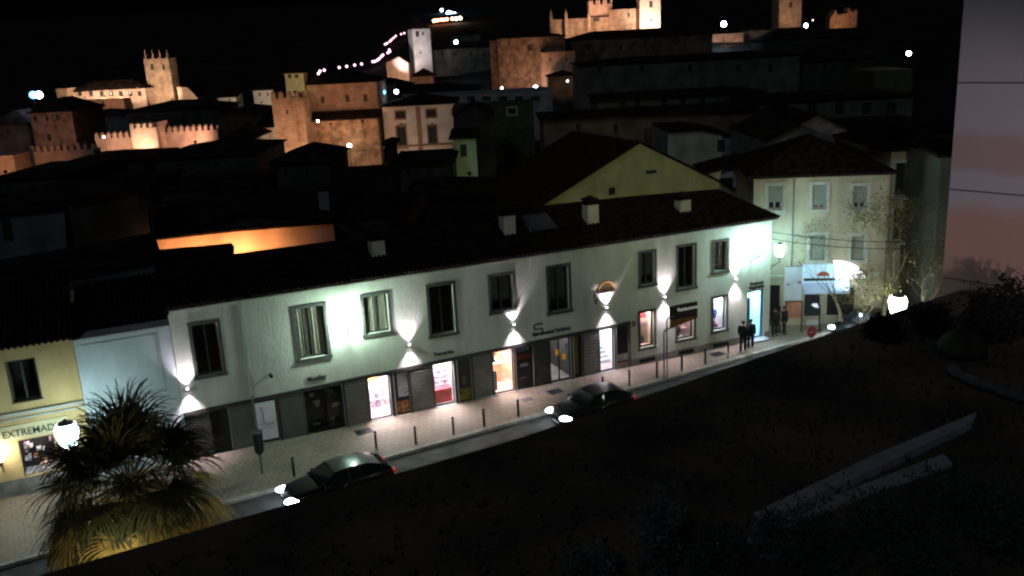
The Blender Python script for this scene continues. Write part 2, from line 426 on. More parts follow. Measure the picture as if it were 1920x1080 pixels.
mb = MB().add([(u-.75, 1.2, roofz(u, 1.2)+.10), (u+.85, 1.2, roofz(u+.8, 1.2)+.10), (u+.75, 2.5, roofz(u+.8, 2.5)+.14), (u-.65, 2.5, roofz(u, 2.5)+.14)], [(0, 1, 2, 3)])
mb.box(u-.8, u-.7, 1.15, 2.6, z-.2, z+.16); mb.build('skylight', nmat('skylight_panel', (.12, .13, .15), rough=.9, spec=.1), roof)
# window joinery
def window(parent, r, name='window', b=.14, bars=1, kind=None, proud=.045, sur=stone_grey, room=True, rail=False):
    x0, x1, z0, z1 = r
    s = MB()
    s.box(x0, x1, -proud, -.003, z1-b, z1); s.box(x0-.04, x1+.04, -proud-.04, -.003, z0, z0+b)
    s.box(x0, x0+b, -proud, -.003, z0+b, z1-b); s.box(x1-b, x1, -proud, -.003, z0+b, z1-b)
    fr_ = s.build(name, sur, parent)
    i = inner(r, b); y = .16; j = MB()
    j.box(i[0]+.001, i[1]-.001, y, y+.06, i[3]-.06, i[3]-.001); j.box(i[0]+.001, i[1]-.001, y, y+.06, i[2]+.001, i[2]+.08)
    j.box(i[0]+.001, i[0]+.07, y, y+.06, i[2]+.08, i[3]-.06); j.box(i[1]-.07, i[1]-.001, y, y+.06, i[2]+.08, i[3]-.06)
    w_ = (i[1]-i[0])
    for k in range(bars):
        c = i[0]+w_*(k+1)/(bars+1); j.box(c-.035, c+.035, y-.01, y+.07, i[2]+.08, i[3]-.06)
    j.build('sash', dark_clad, fr_)
    MB().box(i[0]+.02, i[1]-.02, y+.03, y+.036, i[2]+.05, i[3]-.05).build('pane', pane_mat, fr_)
    if kind == 'curtain':
        c = MB(); n = 46; yy = .24
        vs = []
        for k in range(n+1):
            t = k/n; yo = yy + .03*math.sin(k*1.3)+.015*math.sin(k*3.1)
            if abs(t-.5) < .05: yo += .03
            vs += [(i[0]+.02+(w_-.04)*t, yo, i[2]+.06), (i[0]+.02+(w_-.04)*t, yo, i[3]-.05)]
        c.add(vs, [(2*k, 2*k+2, 2*k+3, 2*k+1) for k in range(n) if abs(k/n-.5) > .03])
        c.build('curtain', curtain, fr_)
    if kind == 'halves':
        for a, c in ((.08, .40), (.56, .90)):
            MB().box(i[0]+w_*a, i[0]+w_*c, .235, .24, i[2]+(i[3]-i[2])*(.28 if not rail else .55), i[3]-.1).build('blind', nmat('blind', (.07, .07, .06), var=.1), fr_)
    if room: MB().box(i[0]-.0, i[1]+.0, .285, 1.2, i[2]-.0, i[3]+.0, skip=('front',)).build('dark_room', inside_dark, fr_)
    if rail:
        q = MB()
        q.box(i[0], i[1], .02, .05, i[2]+.95, i[2]+.99)
        for k in range(11): 
            x = i[0]+.03+(w_-.06)*k/10; q.box(x-.008, x+.008, .025, .045, i[2]+.02, i[2]+.95)
        q.build('railing', black_metal, fr_)
    return fr_
kinds = [None, 'curtain', 'curtain', None, 'halves', 'halves', 'halves', None, None]
for r, k, tall in zip(WIN, kinds, (1, 1, 0, 1, 0, 1, 0, 1, 0)):
    window(bl, r, kind=k, rail=False, bars=1)
# shop front: dark cladding, louvres, grey panels
mb = MB(); ua, ub = -1.12, SH['P5'][1]+.1
mb.extrude([(ua, ztop(ua)-.115), (ub, ztop(ub)-.115), (ub, ztop(ub)+.06), (ua, ztop(ua)+.06)], -.075, -.003)
mb.build('fascia', dark_clad, bl)
def louvre(k):
    a, b = SH[k]; h = ztop(a)-.12; m_ = MB().box(a, b, -.02, -.004, .02, h-.006); n = 13
    for i in range(n):
        z = .04+(h-.1)*i/n
        m_.add([(a+.02, -.021, z+.10), (b-.02, -.021, z+.10), (b-.02, -.065, z+.02), (a+.02, -.065, z+.02), (a+.02, -.021, z), (b-.02, -.021, z)],
               [(3, 2, 1, 0), (4, 5, 2, 3), (0, 4, 3), (1, 2, 5)])
    m_.build('louvre_panel', nmat('louvre_metal', (.16, .155, .13), rough=.55, var=.1), bl)
for k in ('l1', 'l2', 'l3', 'l4'): louvre(k)
gp = nmat('grey_panel', (.115, .115, .105), var=.08, rough=.7)
for k in ('g1', 'g2', 'g3'):
    a, b = SH[k]; MB().box(a+.01, b-.01, -.03, -.004, .02, ztop(a)-.125).build('grey_panel', gp if k != 'g3' else dark_clad, bl)
mb = MB(); us = sorted(v for k in SH for v in SH[k]); ks = sorted(SH.values())
for (a, b), (c, d) in zip(ks[:-1], ks[1:]):
    if c-b > .02: MB().box(b+.002, c-.002, -.045, -.004, .0, ztop(b)-.122).build('pilaster', dark_clad, bl)
MB().box(-1.1, ks[0][0]-.002, -.045, -.004, 0, ztop(-1)-.13).build('end_cladding', dark_clad, bl); MB().box(ks[-1][1]+.002, ks[-1][1]+.1, -.045, -.004, 0, ztop(21)-.13).build('pilaster', dark_clad, bl)
# the pale board with a crack-like drawing, in a black frame
a, b = SH['white']; h = ztop(a)-.13
f0 = MB().box(a+.02, b-.02, -.05, -.006, .08, h).build('display_board', black_metal, bl)
MB().box(a+.09, b-.09, -.062, -.051, .2, h-.06).build('board_face', paper, f0)
t_ = MB(); pts = [(a+.30, h-.25), (a+.42, h-.6), (a+.36, h-.9), (a+.5, h-1.15), (a+.62, h-1.2), (a+.85, h-1.16)]
t_.tube([(x, -.066, z) for x, z in pts], .012, 5); t_.tube([(a+.1, -.066, 1.0), (b-.1, -.066, 1.0)], .008, 5); t_.tube([(a+.1, -.066, .78), (b-.1, -.066, .78)], .006, 5)
t_.build('board_drawing', grey_metal, f0)
# closed black shop window with goods in the gloom
a, b = SH['bw']; h = ztop(a)-.12
room = MB().box(a, b, .281, 1.6, 0, h, skip=('front',)).build('shop_window', inside_dark, bl)
mb = MB()
for x in (a+.03, a+(b-a)*.58, b-.03): mb.box(x-.03, x+.03, .12, .18, .02, h-.01)
mb.box(a, b, .12, .18, h-.08, h-.005); mb.box(a, b, .12, .18, .02, .1); mb.build('frame', black_metal, room)
MB().box(a+.01, b-.01, .15, .156, .08, h-.06).build('pane', pane_mat, room)
mb = MB(); random.seed(3)
for i in range(9):
    x = a+.2+random.random()*(b-a-.7); z = .3+random.random()*1.7
    mb.box(x, x+.12+random.random()*.25, .2+random.random()*.02, .24, z, z+.06+random.random()*.12)
mb.build('price_cards', nmat('faded_card', (.22, .20, .15), var=.4), room)
a, b = SH['door']; MB().box(a, b, .2, .27, 0, ztop(a)-.12).build('door', nmat('dark_door', (.02, .018, .016)), bl)

def lit_room(name, a, b, z0, z1, depth, wallm, power, col=(1, .93, .97), side=.5, floor=shop_floor):
    """a real room behind an opening, with a ceiling lamp"""
    r_ = MB().box(a-side, b+side, .285, depth, z0, z1+.25, skip=('front', 'bot')).build(name, wallm, bl)
    fm = MB().box(a-side, b+side, .0, depth, z0-.02, z0+.005).build('shop_floor', floor, r_)
    # front returns beside the opening
    q = MB()
    q.box(a-side, a, .282, .30, z0, z1+.25); q.box(b, b+side, .282, .30, z0, z1+.25); q.box(a, b, .282, .30, z1, z1+.25)
    q.build('inner_wall', wallm, r_)
    MB().box(a+.05, b-.05, .6, depth-.4, z1+.19, z1+.235).build('ceiling_lamp', emat('shop_lamp_'+name+str(round(a)), col, 6), r_)
    light('AREA', r_, ((a+b)/2, depth/2, z1+.17), power, col, (( a+b)/2, depth/2, 0), sx=(b-a), sy=depth*.6)
    return r_
def doorframe(k, parent, side='r', w=.06, m_=None, mid=None):
    a, b = SH[k] if isinstance(k, str) else k[:2]; z0 = 0 if isinstance(k, str) else k[2]; h = (ztop(a)-.12) if isinstance(k, str) else k[3]
    m_ = m_ or black_metal
    mb = MB().box(a+.001, a+w, .1, .16, z0+.01, h-.001).box(b-w, b-.001, .1, .16, z0+.01, h-.001).box(a+w, b-w, .1, .16, h-w, h-.001)
    mb.box(a+w, b-w, .1, .16, z0+.01, z0+.08)
    if mid: mb.box(a+(b-a)*mid-.03, a+(b-a)*mid+.03, .1, .16, z0+.08, h-w)
    d = mb.build('door_frame', m_, parent)
    MB().box(a+w, b-w, .128, .134, z0+.08, h-w).build('pane', pane_mat, d)
    return d
PW = (1, .90, .98)
for k, depth, wm, P_, colr in (('D1', 2.2, shop_white, 480, PW), ('D2', 1.8, shop_white, 520, PW), ('D3', 3.4, shop_peach, 260, (1, .93, .9)),
                               ('D5', 3.6, shop_white, 120, (.86, .93, 1))):
    a, b = SH[k]; rm = lit_room('shop_room', a, b, 0, ztop(a)-.12, depth, wm, P_, colr)
    doorframe(k, bl)
    MB().box(a-.12, b+.06, -.10, -.05, .002, .05).build('door_sill', alu, bl)
# D4: dim double door with two orange squares on the glass
a, b = SH['D4']; lit_room('shop_room', a, b, 0, ztop(a)-.12, 3.2, nmat('dim_shop', (.12, .10, .09)), 6, (.8, .9, 1), .1)
d = doorframe('D4', bl, mid=.45)
for fx, fz in ((.30, 1.45), (.62, 1.15)):
    x = a+(b-a)*fx; MB().box(x, x+.24, .112, .127, fz, fz+.3).build('door_sticker', emat('glowing_sticker', (1, .42, .02), .25), d)  # stickers given a faint glow of their own
MB().box(b-.28, b-.10, .112, .127, .3, 2.0).build('door_leaf_strip', nmat('frosted_strip', (.35, .45, .47)), d)  # plain pale strip on the door leaf
# poster / display panels beside the doors
def panel(k, parts):
    a, b = SH[k]; h = ztop(a)-.12
    f = MB().box(a, b, .04, .2, 0, h).build('display_panel', nmat('panel_black', (.018, .016, .016), rough=.4), bl)
    for x0, x1, z0, z1, mt, nm in parts:
        w_ = b-a; MB().box(a+w_*x0, a+w_*x1, .022, .038, h*z0, h*z1).build(nm, mt, f)
    MB().box(a-.05, a-.008, -.055, .1, .02, h-.01).build('door_jamb', alu, f)
panel('P1', [(.22, .92, .42, .97, nmat('poster_grey', (.42, .42, .45)), 'poster'), (.1, .9, .05, .32, nmat('amber_goods', (.40, .17, .05), col2=(.03, .02, .02), scale=6), 'goods')]
      + [(.72, .86, z, z+.045, c, 'poster_mark') for z, c in ((.86, dark_goods), (.76, orange_p), (.66, orange_p), (.56, red_p), (.48, dark_goods))])
panel('P2', [(.1, .9, .05, .30, nmat('olive_goods', (.24, .20, .03), col2=(.05, .04, .01), scale=5), 'goods'), (.35, .6, .4, .6, nmat('dim_goods', (.10, .08, .05)), 'goods')])
panel('P3', [(.1, .8, .88, .98, nmat('grey_card', (.12, .12, .13)), 'card'), (.02, .98, .70, .82, nmat('rust_band', (.12, .03, .015)), 'band'), (.25, .7, .52, .6, nmat('grey_card', (0, 0, 0)), 'card'), (.2, .6, .25, .28, nmat('grey_card', (0, 0, 0)), 'card')])
panel('P4', [(.1, .5, .1, .95, nmat('olive_strip', (.16, .13, .02)), 'strip')])
panel('P5', [(.08, .92, .18, .34, nmat('cream_card', (.33, .30, .26)), 'card'), (.08, .92, .02, .14, nmat('cream_card', (0, 0, 0)), 'card'), (.4, .9, .04, .11, red_p, 'car_picture')])
# things inside the lit shops
def shelf(k, label, rows, cols, mats, x0=.0, x1=1.0, y=1.2, h=1.9, seed=1, goods=True, z0=.05):
    a, b = SH[k]; a, b = a+(b-a)*x0, a+(b-a)*x1
    t = thing('display_shelf', label, 'shelf', F.W(a, y), F.a, 'shelves of goods inside the shops')
    mb = MB()
    for i in range(rows+1):
        z = z0+h*i/rows; mb.box(0, b-a, 0, .35, z, z+.025)
    mb.box(-.02, 0, 0, .35, 0, z0+h+.03).box(b-a, b-a+.02, 0, .35, 0, z0+h+.03); mb.build('rack', alu, t)
    random.seed(seed); by = {}
    for i in range(rows):
        for j in range(cols):
            if random.random() < .2: continue
            x = (b-a)*(j+.1)/cols; w_ = (b-a)/cols*.7; z = z0+h*i/rows+.027; hh = h/rows*(.3+.45*random.random())
            mt = random.choice(mats); by.setdefault(mt.name, (mt, MB()))[1].box(x, x+w_, .03+random.random()*.05, .25, z, z+hh)
    for mt, m_ in by.values(): tag(m_.build('shelf_goods', mt, t), kind='stuff')
    return t
shelf('D1', 'white shelving with an orange box on top behind the leftmost lit doorway', 4, 5, [shop_white, nmat('pink_goods', (.65, .4, .5)), shop_white, shop_white, nmat('grey_goods', (.25, .2, .25))], seed=2, y=1.3)
o = thing('orange_box', 'orange carton standing high on the shelves behind the leftmost lit doorway', 'box', F.W(SH['D1'][0]+.35, 1.15, 1.62), F.a)
MB().box(0, .42, 0, .14, 0, .26).build('carton', orange_p, o); MB().box(.04, .38, -.006, -.001, .08, .16).build('printed_band', nmat('yellow_p', (.8, .5, .1)), o)
shelf('D2', 'white and red shelving crowded with goods behind the second lit doorway', 5, 6, [shop_white, nmat('pink_goods', (0, 0, 0)), nmat('grey_goods', (.25, .2, .25)), shop_white, shop_white], seed=5, y=1.0, h=1.3, z0=.75)
t = thing('red_counter', 'red counter with dark wares across the second lit doorway', 'counter', F.W(SH['D2'][0], .45), F.a)
MB().box(.02, 1.05, 0, .4, .005, .72).build('counter_body', nmat('dark_red', (.28, .03, .04), var=.2), t)
mb = MB(); random.seed(4)
for i in range(12): x = .05+random.random()*.85; z = .1+random.random()*.5; mb.box(x, x+.1, -.02, -.003, z, z+.09)
tag(mb.build('wares', nmat('brown_wares', (.20, .06, .02)), t), kind='stuff')
t = thing('shop_counter', 'peach wooden shop counter behind the open third lit doorway', 'counter', F.W(SH['D3'][0]+.25, 1.7), F.a)
MB().box(0, .9, 0, .6, 0.005, 1.0).build('counter_body', nmat('peach_wood', (.62, .34, .22), var=.08), t); MB().box(-.04, .94, -.04, .64, 1.0, 1.05).build('counter_top', shop_white, t)
t = thing('coffee_machine', 'black coffee machine on the peach shop counter', 'coffee machine', F.W(SH['D3'][0]+.5, 1.85, 1.05), F.a)
MB().box(0, .4, 0, .35, 0, .12).box(0, .4, .2, .35, .12, .4).box(0, .4, 0, .35, .4, .5).build('machine_body', black_metal, t)
MB().cyl((.2, .1, .4), (.2, .1, .28), .04).build('spout', alu, t)
t = thing('postcard_stand', 'upright stand of black and white cards at the left of the peach doorway', 'card stand', F.W(SH['D3'][0]+.02, .0), F.a)
MB().box(-.12, .16, -.02, .02, .25, 1.35).build('stand_board', paper, t); MB().cyl((.02, 0, 0), (.02, 0, .25), .02).cyl((.02, 0, 0.002), (.02, 0, .03), .14, n=14).build('stand_foot', black_metal, t)
mb = MB()
for i in range(7):
    for j in range(2): mb.box(-.09+j*.13, -.0+j*.13, -.03, -.021, .32+i*.145, .41+i*.145)
mb.build('cards', dark_goods, t)
# stairs and pictures in the fifth doorway
a, b = SH['D5']; st = MB()
for i in range(6): st.box(a-.1, b+.45, 1.3+i*.26, 1.3+(i+1)*.26, .005, .17*(i+1))
st.build('staircase', nmat('stair_stone', (.5, .5, .55), var=.1), bl)
for x, z, s1, s2, l in ((.1, 1.55, .40, .22, 'wide dark green picture high on the wall behind the stairs doorway'), (.22, 1.05, .2, .12, 'small dark picture in the middle of the wall behind the stairs doorway'),
                        (.16, .35, .25, .5, 'tall dark green picture low on the wall behind the stairs doorway')):
    t = thing('picture', l, 'picture', F.W(a+x, 1.2, z), F.a, 'pictures in the stairs doorway')
    MB().box(0, s1, 0, .02, 0, s2).build('canvas', nmat('green_canvas', (.09, .10, .04), var=.3, scale=8), t)
    MB().box(-.02, s1+.02, -.01, .0-.001, -.02, 0).box(-.02, s1+.02, -.01, -.001, s2, s2+.02).box(-.02, 0, -.01, -.001, 0, s2).box(s1, s1+.02, -.01, -.001, 0, s2).build('picture_frame', alu, t)
    MB().box(.05, .07, .02, .06, s2*.4, s2*.6).build('bracket', alu, t)
# display windows of the right-hand half
def showcase(i, power, col, wallm):
    r = GW[i]; f = window(bl, r, name='display_window', bars=0, room=False); q = inner(r)
    MB().box(q[0], q[1], .285, 1.1, q[2], q[3], skip=('front',)).build('showcase', wallm, f)
    MB().box(q[0]+.05, q[1]-.05, .35, .9, q[3]-.04, q[3]-.01).build('showcase_lamp', emat('case_lamp%d' % i, col, 5), f)
    light('AREA', f, ((q[0]+q[1])/2, .55, q[3]-.06), power, col, ((q[0]+q[1])/2, .75, q[2]), sx=.7, sy=.5)
    return q
q = showcase(0, 50, (1, .90, .88), nmat('case_pink', (.75, .60, .52)))
t = thing('shop_poster', 'peach poster with a dark red heading in the narrow lit window', 'poster', F.W(q[0], .5, q[2]), F.a)
w_ = q[1]-q[0]; hh = q[3]-q[2]
MB().box(.05, w_-.05, 0, .02, .05, hh-.1).build('sheet', nmat('peach_sheet', (.78, .62, .54)), t)
MB().box(.12, w_*.8, -.012, -.001, hh*.78, hh*.93).build('heading', nmat('dark_red', (0, 0, 0)), t)
MB().box(.2, w_*.6, -.012, -.001, hh*.06, hh*.24).build('caption', nmat('grey_p', (.3, .3, .36)), t)
MB().box(w_*.3, w_*.75, -.012, -.001, hh*.55, hh*.66).build('picture', nmat('pink_goods', (0, 0, 0)), t)
q = showcase(1, 26, (1, .9, .9), nmat('case_grey', (.35, .28, .28)))
random.seed(8)
def goods(q, name, label, mats, n, zmax):
    t = thing(name, label, 'goods', F.W(q[0], .32, q[2]), F.a)
    MB().box(.03, q[1]-q[0]-.03, 0, .5, .0, .05).build('plinth', shop_white, t)
    by = {}
    for i in range(n):
        x = .06+random.random()*(q[1]-q[0]-.3); z = .05+random.random()*zmax; m_ = random.choice(mats)
        by.setdefault(m_.name, (m_, MB()))[1].box(x, x+.08+.14*random.random(), .05+.3*random.random(), .4, max(.052, z-.2), z+.08)
    for m_, b_ in by.values(): tag(b_.build('wares', m_, t), kind='stuff')
goods(q, 'window_display', 'heap of pink and white gift wares in the window under the brown awning', [shop_white, nmat('pink_goods', (0, 0, 0)), shop_peach, dark_goods], 14, .7)
q = showcase(2, 45, (.75, .9, 1), shop_white)
goods(q, 'window_display', 'red and white souvenirs stacked in the window left of the blue doorway', [shop_white, red_p, nmat('pink_goods', (0, 0, 0)), dark_goods, blue_p], 16, .95)
# the cyan-lit doorway near the corner
rm = lit_room('shop_room', HD[0], HD[1], .16, HD[3], 3.0, nmat('cool_white', (.62, .78, .82)), 190, (.45, .85, 1), .4)
doorframe([HD[0], HD[1], .16, HD[3]], bl, m_=nmat('blue_frame', (.03, .16, .35), rough=.5), w=.11)
MB().box(HD[0]-.1, HD[1]+.15, -.5, -.002, .005, .155).build('door_step', nmat('stair_stone', (0, 0, 0)), bl)
t = thing('souvenir_rack', 'tall rack of dark and pink souvenirs inside the blue-lit corner doorway', 'display rack', F.W(HD[0]+.12, .5, .17), F.a)
MB().box(0, .5, 0, .05, .3, 2.3).build('rack_board', nmat('rack_blue', (.05, .1, .2)), t)
mb = MB(); mc = MB()
for i in range(13):
    mb.box(.03, .2, -.04, -.002, .36+i*.145, .44+i*.145); mc.box(.27, .46, -.04, -.002, .36+i*.145, .44+i*.145)
tag(mb.build('magnets', nmat('pink_goods', (0, 0, 0)), t), kind='stuff'); tag(mc.build('postcards', dark_goods, t), kind='stuff')
# lettering on the wall
ltr = nmat('black_letters', (.015, .015, .018), rough=.5)
def wall_text(s, px0, py0, px1, size, nm='lettering', parent=bl):
    x0, z0 = F.hit(px0, py0); x1, _ = F.hit(px1, py0-.2*(px1-px0))
    o = textmesh(nm, s, size, ltr, parent, (x0, -.04, z0), .02)
    wd = o.dimensions.x or 1; xs_ = [v.co.x for v in o.data.vertices]; wd = max(xs_)-min(xs_)
    o.scale = ((x1-x0)/wd, 1, 1); return o
wall_text('Mondley', 577, 715, 611, .34)
wall_text('Recuerdos', 814, 668, 851, .28)
wall_text('Apartamentos Turísticos', 997, 631, 1069, .30)
wall_text('Productos', 1406, 535, 1431, .26); wall_text('Regionales', 1404, 543, 1432, .26)
# emblem: a squarish curl with a dot beside the long lettering
x, z = F.hit(1002, 628)
mb = MB().tube([(x+.5, -.03, z+.50), (x+.42, -.03, z+.56), (x+.06, -.03, z+.56), (x, -.03, z+.5), (x, -.03, z+.34), (x+.06, -.03, z+.28), (x+.46, -.03, z+.28), (x+.46, -.03, z+.02)], .035, 6)
mb.ball((x+.03, -.03, z+.1), .045, 8, 6); mb.build('logo', ltr, bl)
# half-disc emblem with vertical black letters
x, z = F.hit(1119, 547); x1, _ = F.hit(1151, 541)
n = 18; w_ = (x1-x)/2; pts = [(x+w_+w_*math.cos(math.pi*i/n), z+w_*.95*math.sin(math.pi*i/n)) for i in range(n+1)]
em = MB().extrude(pts, -.12, -.07).build('emblem', nmat('emblem_brown', (.26, .18, .07), var=.2), bl)
MB().tube([(a_, -.11, b_) for a_, b_ in pts], .045, 6).build('emblem_rim', nmat('emblem_rim', (.40, .20, .06)), em)
MB().box(x, x1, -.13, -.06, z-.09, z-.002).build('emblem_bar', ltr, em)
textmesh('lettering', 'HOTEL', .27, ltr, em, (x-.02, -.08, z-.65), .02, rot=(R(90), R(-90), 0))
# small brass plaque, cable and camera on the wall
x, z = F.hit(1188, 607); MB().box(x-.1, x+.1, -.03, -.003, z-.16, z+.16).build('plaque', nmat('brass_plaque', (.25, .10, .05)), bl)
x, z = F.hit(507, 701); MB().cyl((x, -.28, z), (x, -.003, z+.02), .05).ball((x, -.28, z-.02), .09, 10, 6).build('wall_camera', black_metal, bl)
x, z = F.hit(452, 570); x2, z2 = F.hit(467, 745); MB().cyl((x, -.05, 6.85), (x, -.05, ztop(x)+.06), .035, n=8).build('drainpipe', nmat('pipe_grey', (.3, .31, .29)), bl)
# ---------------------------------------------------------------- up-and-down wall lamps
lamp_col = (.98, .83, 1)
wl = None
SC = [(352, 733, 'up-and-down wall lamp at the far left end of the white facade, below the dark window'),
      (768, 650, 'up-and-down wall lamp between the leftmost two lit doorways'),
      (964, 612, 'up-and-down wall lamp above the peach shop doorway'),
      (1138, 580, 'up-and-down wall lamp under the half-disc emblem'),
      (1247, 560, 'up-and-down wall lamp left of the brown awning'),
      (1380, 526, 'up-and-down wall lamp between the blue doorway and the window beside it')]
for i, (px, py, l) in enumerate(SC):
    u, z = F.hit(px, py, -.12)
    if wl is None:
        wl = thing('wall_lamp', l, 'wall lamp', F.W(u, 0, z), F.a, 'up-and-down lamps on the white facade')
        MB().box(-.06, .06, -.19, -.06, -.09, .09).box(-.03, .03, -.06, -.003, -.04, .04).build('lamp_body', alu, wl)
        for s in (1, -1):
            MB().cyl((0, -.125, s*.091), (0, -.125, s*.096), .045).build('lens', emat('sconce_lens', lamp_col, 30), wl)
            light('SPOT', wl, (0, -.18, s*.11), 560, lamp_col, (0, -.12, s*1.2), size=.04, cone=86, blend=1.0)
        t = wl
    else:
        t = copy_tree(wl); t.location = F.W(u, 0, z); t['label'] = l
# ---------------------------------------------------------------- big street lanterns
def lantern(px, py, fr, y, label, power, r=.2, wall_len=None, pole=None, col=(.78, 1, .92), group=None, estr=14, hgt=None):
    x, z = fr.hit(px, py, y)
    t = thing('street_lamp', label, 'street lamp', fr.W(x, y, 0), fr.a, group)
    MB().lathe([(r*.55, -r*1.3), (r*.85, -r*.4), (r, r*.5), (r*.8, r)], 12, (0, 0, z)).build('lamp_glass', gmat('lantern_glass_%d_%d' % (estr, int(col[0]*100)), col, estr), t)
    MB().lathe([(r*.75, 0), (r*.6, r*.12), (r*.2, r*.3), (.02, r*.45)], 12, (0, 0, z+r*1.02)).build('lamp_cap', grey_metal, t); MB().lathe([(r*.5, -r*.25), (r*.55, 0)], 12, (0, 0, z-r*1.3)).build('lamp_socket', grey_metal, t)
    if wall_len: MB().tube([(0, 0, z-r*1.5), (0, 0, z-r*2.4), (0, wall_len*.5, z-r*3), (0, wall_len-.003, z-r*2.6)], .03).tube([(0, wall_len*.5, z-r*3), (0, wall_len-.01, z-r*4.5)], .02).build('wall_bracket', black_metal, t)
    if pole:
        MB().cyl((0, 0, 0), (0, 0, z-r*1.5), .075, .045, 12).lathe([(.16, 0), (.14, .5), (.08, .6)], 12).build('pole', black_metal, t)
    lt = light('POINT', t, (0, 0, z), power, col, size=r*.9)
    return t
LG = 'white street lanterns'
lantern(655, 604, F, -.75, 'glaring street lantern on the white facade between the second and third windows', 560, .2, wall_len=.75, col=(.72, 1, .88), group=LG)
lantern(1425, 462, F, -.8, 'glaring street lantern on the white facade just before its right corner', 440, .24, wall_len=.8, col=(.6, .98, 1), group=LG)
lantern(1462, 468, Fr(F.W(L, 0, 0), F.a+R(90)), -.9, 'glaring street lantern round the corner of the white building, facing the square', 120, .3, wall_len=.9, col=(.5, .9, 1), group=LG)
# ---------------------------------------------------------------- bollards
BL = [(552,893),(706,842),(780,833),(851,815),(911,801),(977,784),(1133,738),(1185,725),(1240,712),(1285,698),(1330,686),(1373,674)]
b0 = None
ordn = ['first', 'second', 'third', 'fourth', 'fifth', 'sixth', 'seventh', 'eighth', 'ninth', 'tenth', 'eleventh', 'last']
for i, (px, py) in enumerate(BL):
    x, y = RD.gz(px, py, 0); y = max(y, .25)
    if b0 is None:
        b0 = thing('bollard', '', 'bollard', RD.W(x, y), RD.a, 'dark bollards along the kerb')
        MB().lathe([(.055, 0), (.055, .8), (.05, .86), (.02, .9)], 12).build('post', black_metal, b0)
        MB().lathe([(.07, 0), (.07, .03), (.056, .04)], 12, (0, 0, .003)).lathe([(.062, 0), (.062, .05)], 12, (0, 0, .72)).build('collar', grey_metal, b0)
        t = b0
    else: t = copy_tree(b0); t.location = RD.W(x, y)
    t['label'] = ('slim dark bollard at the kerb, %s from the left of the row' % ordn[i])
# litter bin on a pole in front of the pale board
x, y = RD.gz(492, 888, 0); fr = Fr(RD.W(x, y), RD.a)
t = thing_f('pole_bin', 'dark litter bin clipped to a tall post in front of the pale board', 'litter bin', fr)
MB().cyl((0, 0, 0), (0, 0, 3.6), .05, .04, 10).build('post', grey_metal, t)
MB().lathe([(.12, 0), (.2, .12), (.22, .95), (.2, 1.0)], 14, (0, -.02, .95)).build('bin_body', black_metal, t)
MB().lathe([(.23, 0), (.23, .05)], 14, (0, -.02, 1.95)).build('bin_rim', grey_metal, t)
# cantilevered board on two bent pipes with the brown awning
x, y = F.gz(1249, 711, 0)
t = thing('sign_frame', 'dark awning-like sign board carried on two bent pipes over the pavement', 'sign', F.W(x, y), F.a)
u0, zt0 = F.hit(1308, 565, y); u1, zl = F.hit(1258, 615, y)
xr, xl = u0-x, u1-x; yy = .0
MB().tube([(.06, 0, 0), (.06, 0, zt0-.8), (.09, 0, zt0-.68), (.17, 0, zt0-.6), (.3, 0, zt0-.57), (xl+.2, 0, zt0-.57)], .04).build('pipe', grey_metal, t)
MB().tube([(-.12, 0, 0), (-.12, 0, zl-.25), (-.09, 0, zl-.12), (-.01, 0, zl-.03), (.1, 0, zl+.0), (xl+.2, 0, zl+.02)], .04).build('pipe', grey_metal, t)
MB().box(xl, xr, yy, yy+.12, zt0-.75, zt0-.02).build('board', nmat('board_brown', (.030, .024, .018), var=.2), t)
MB().extrude([(xl, zl-.02), (xr, zl+.28), (xr, zt0-.755), (xl, zt0-.755)], yy-.02, yy+.1).build('lower_board', nmat('board_orange', (.20, .10, .02), var=.25, scale=2), t)
textmesh('lettering', 'Restaurante', .26, emat('sign_white', (1, .95, .95), .25), t, (xl+.4, yy-.006, zt0-.35), .008)
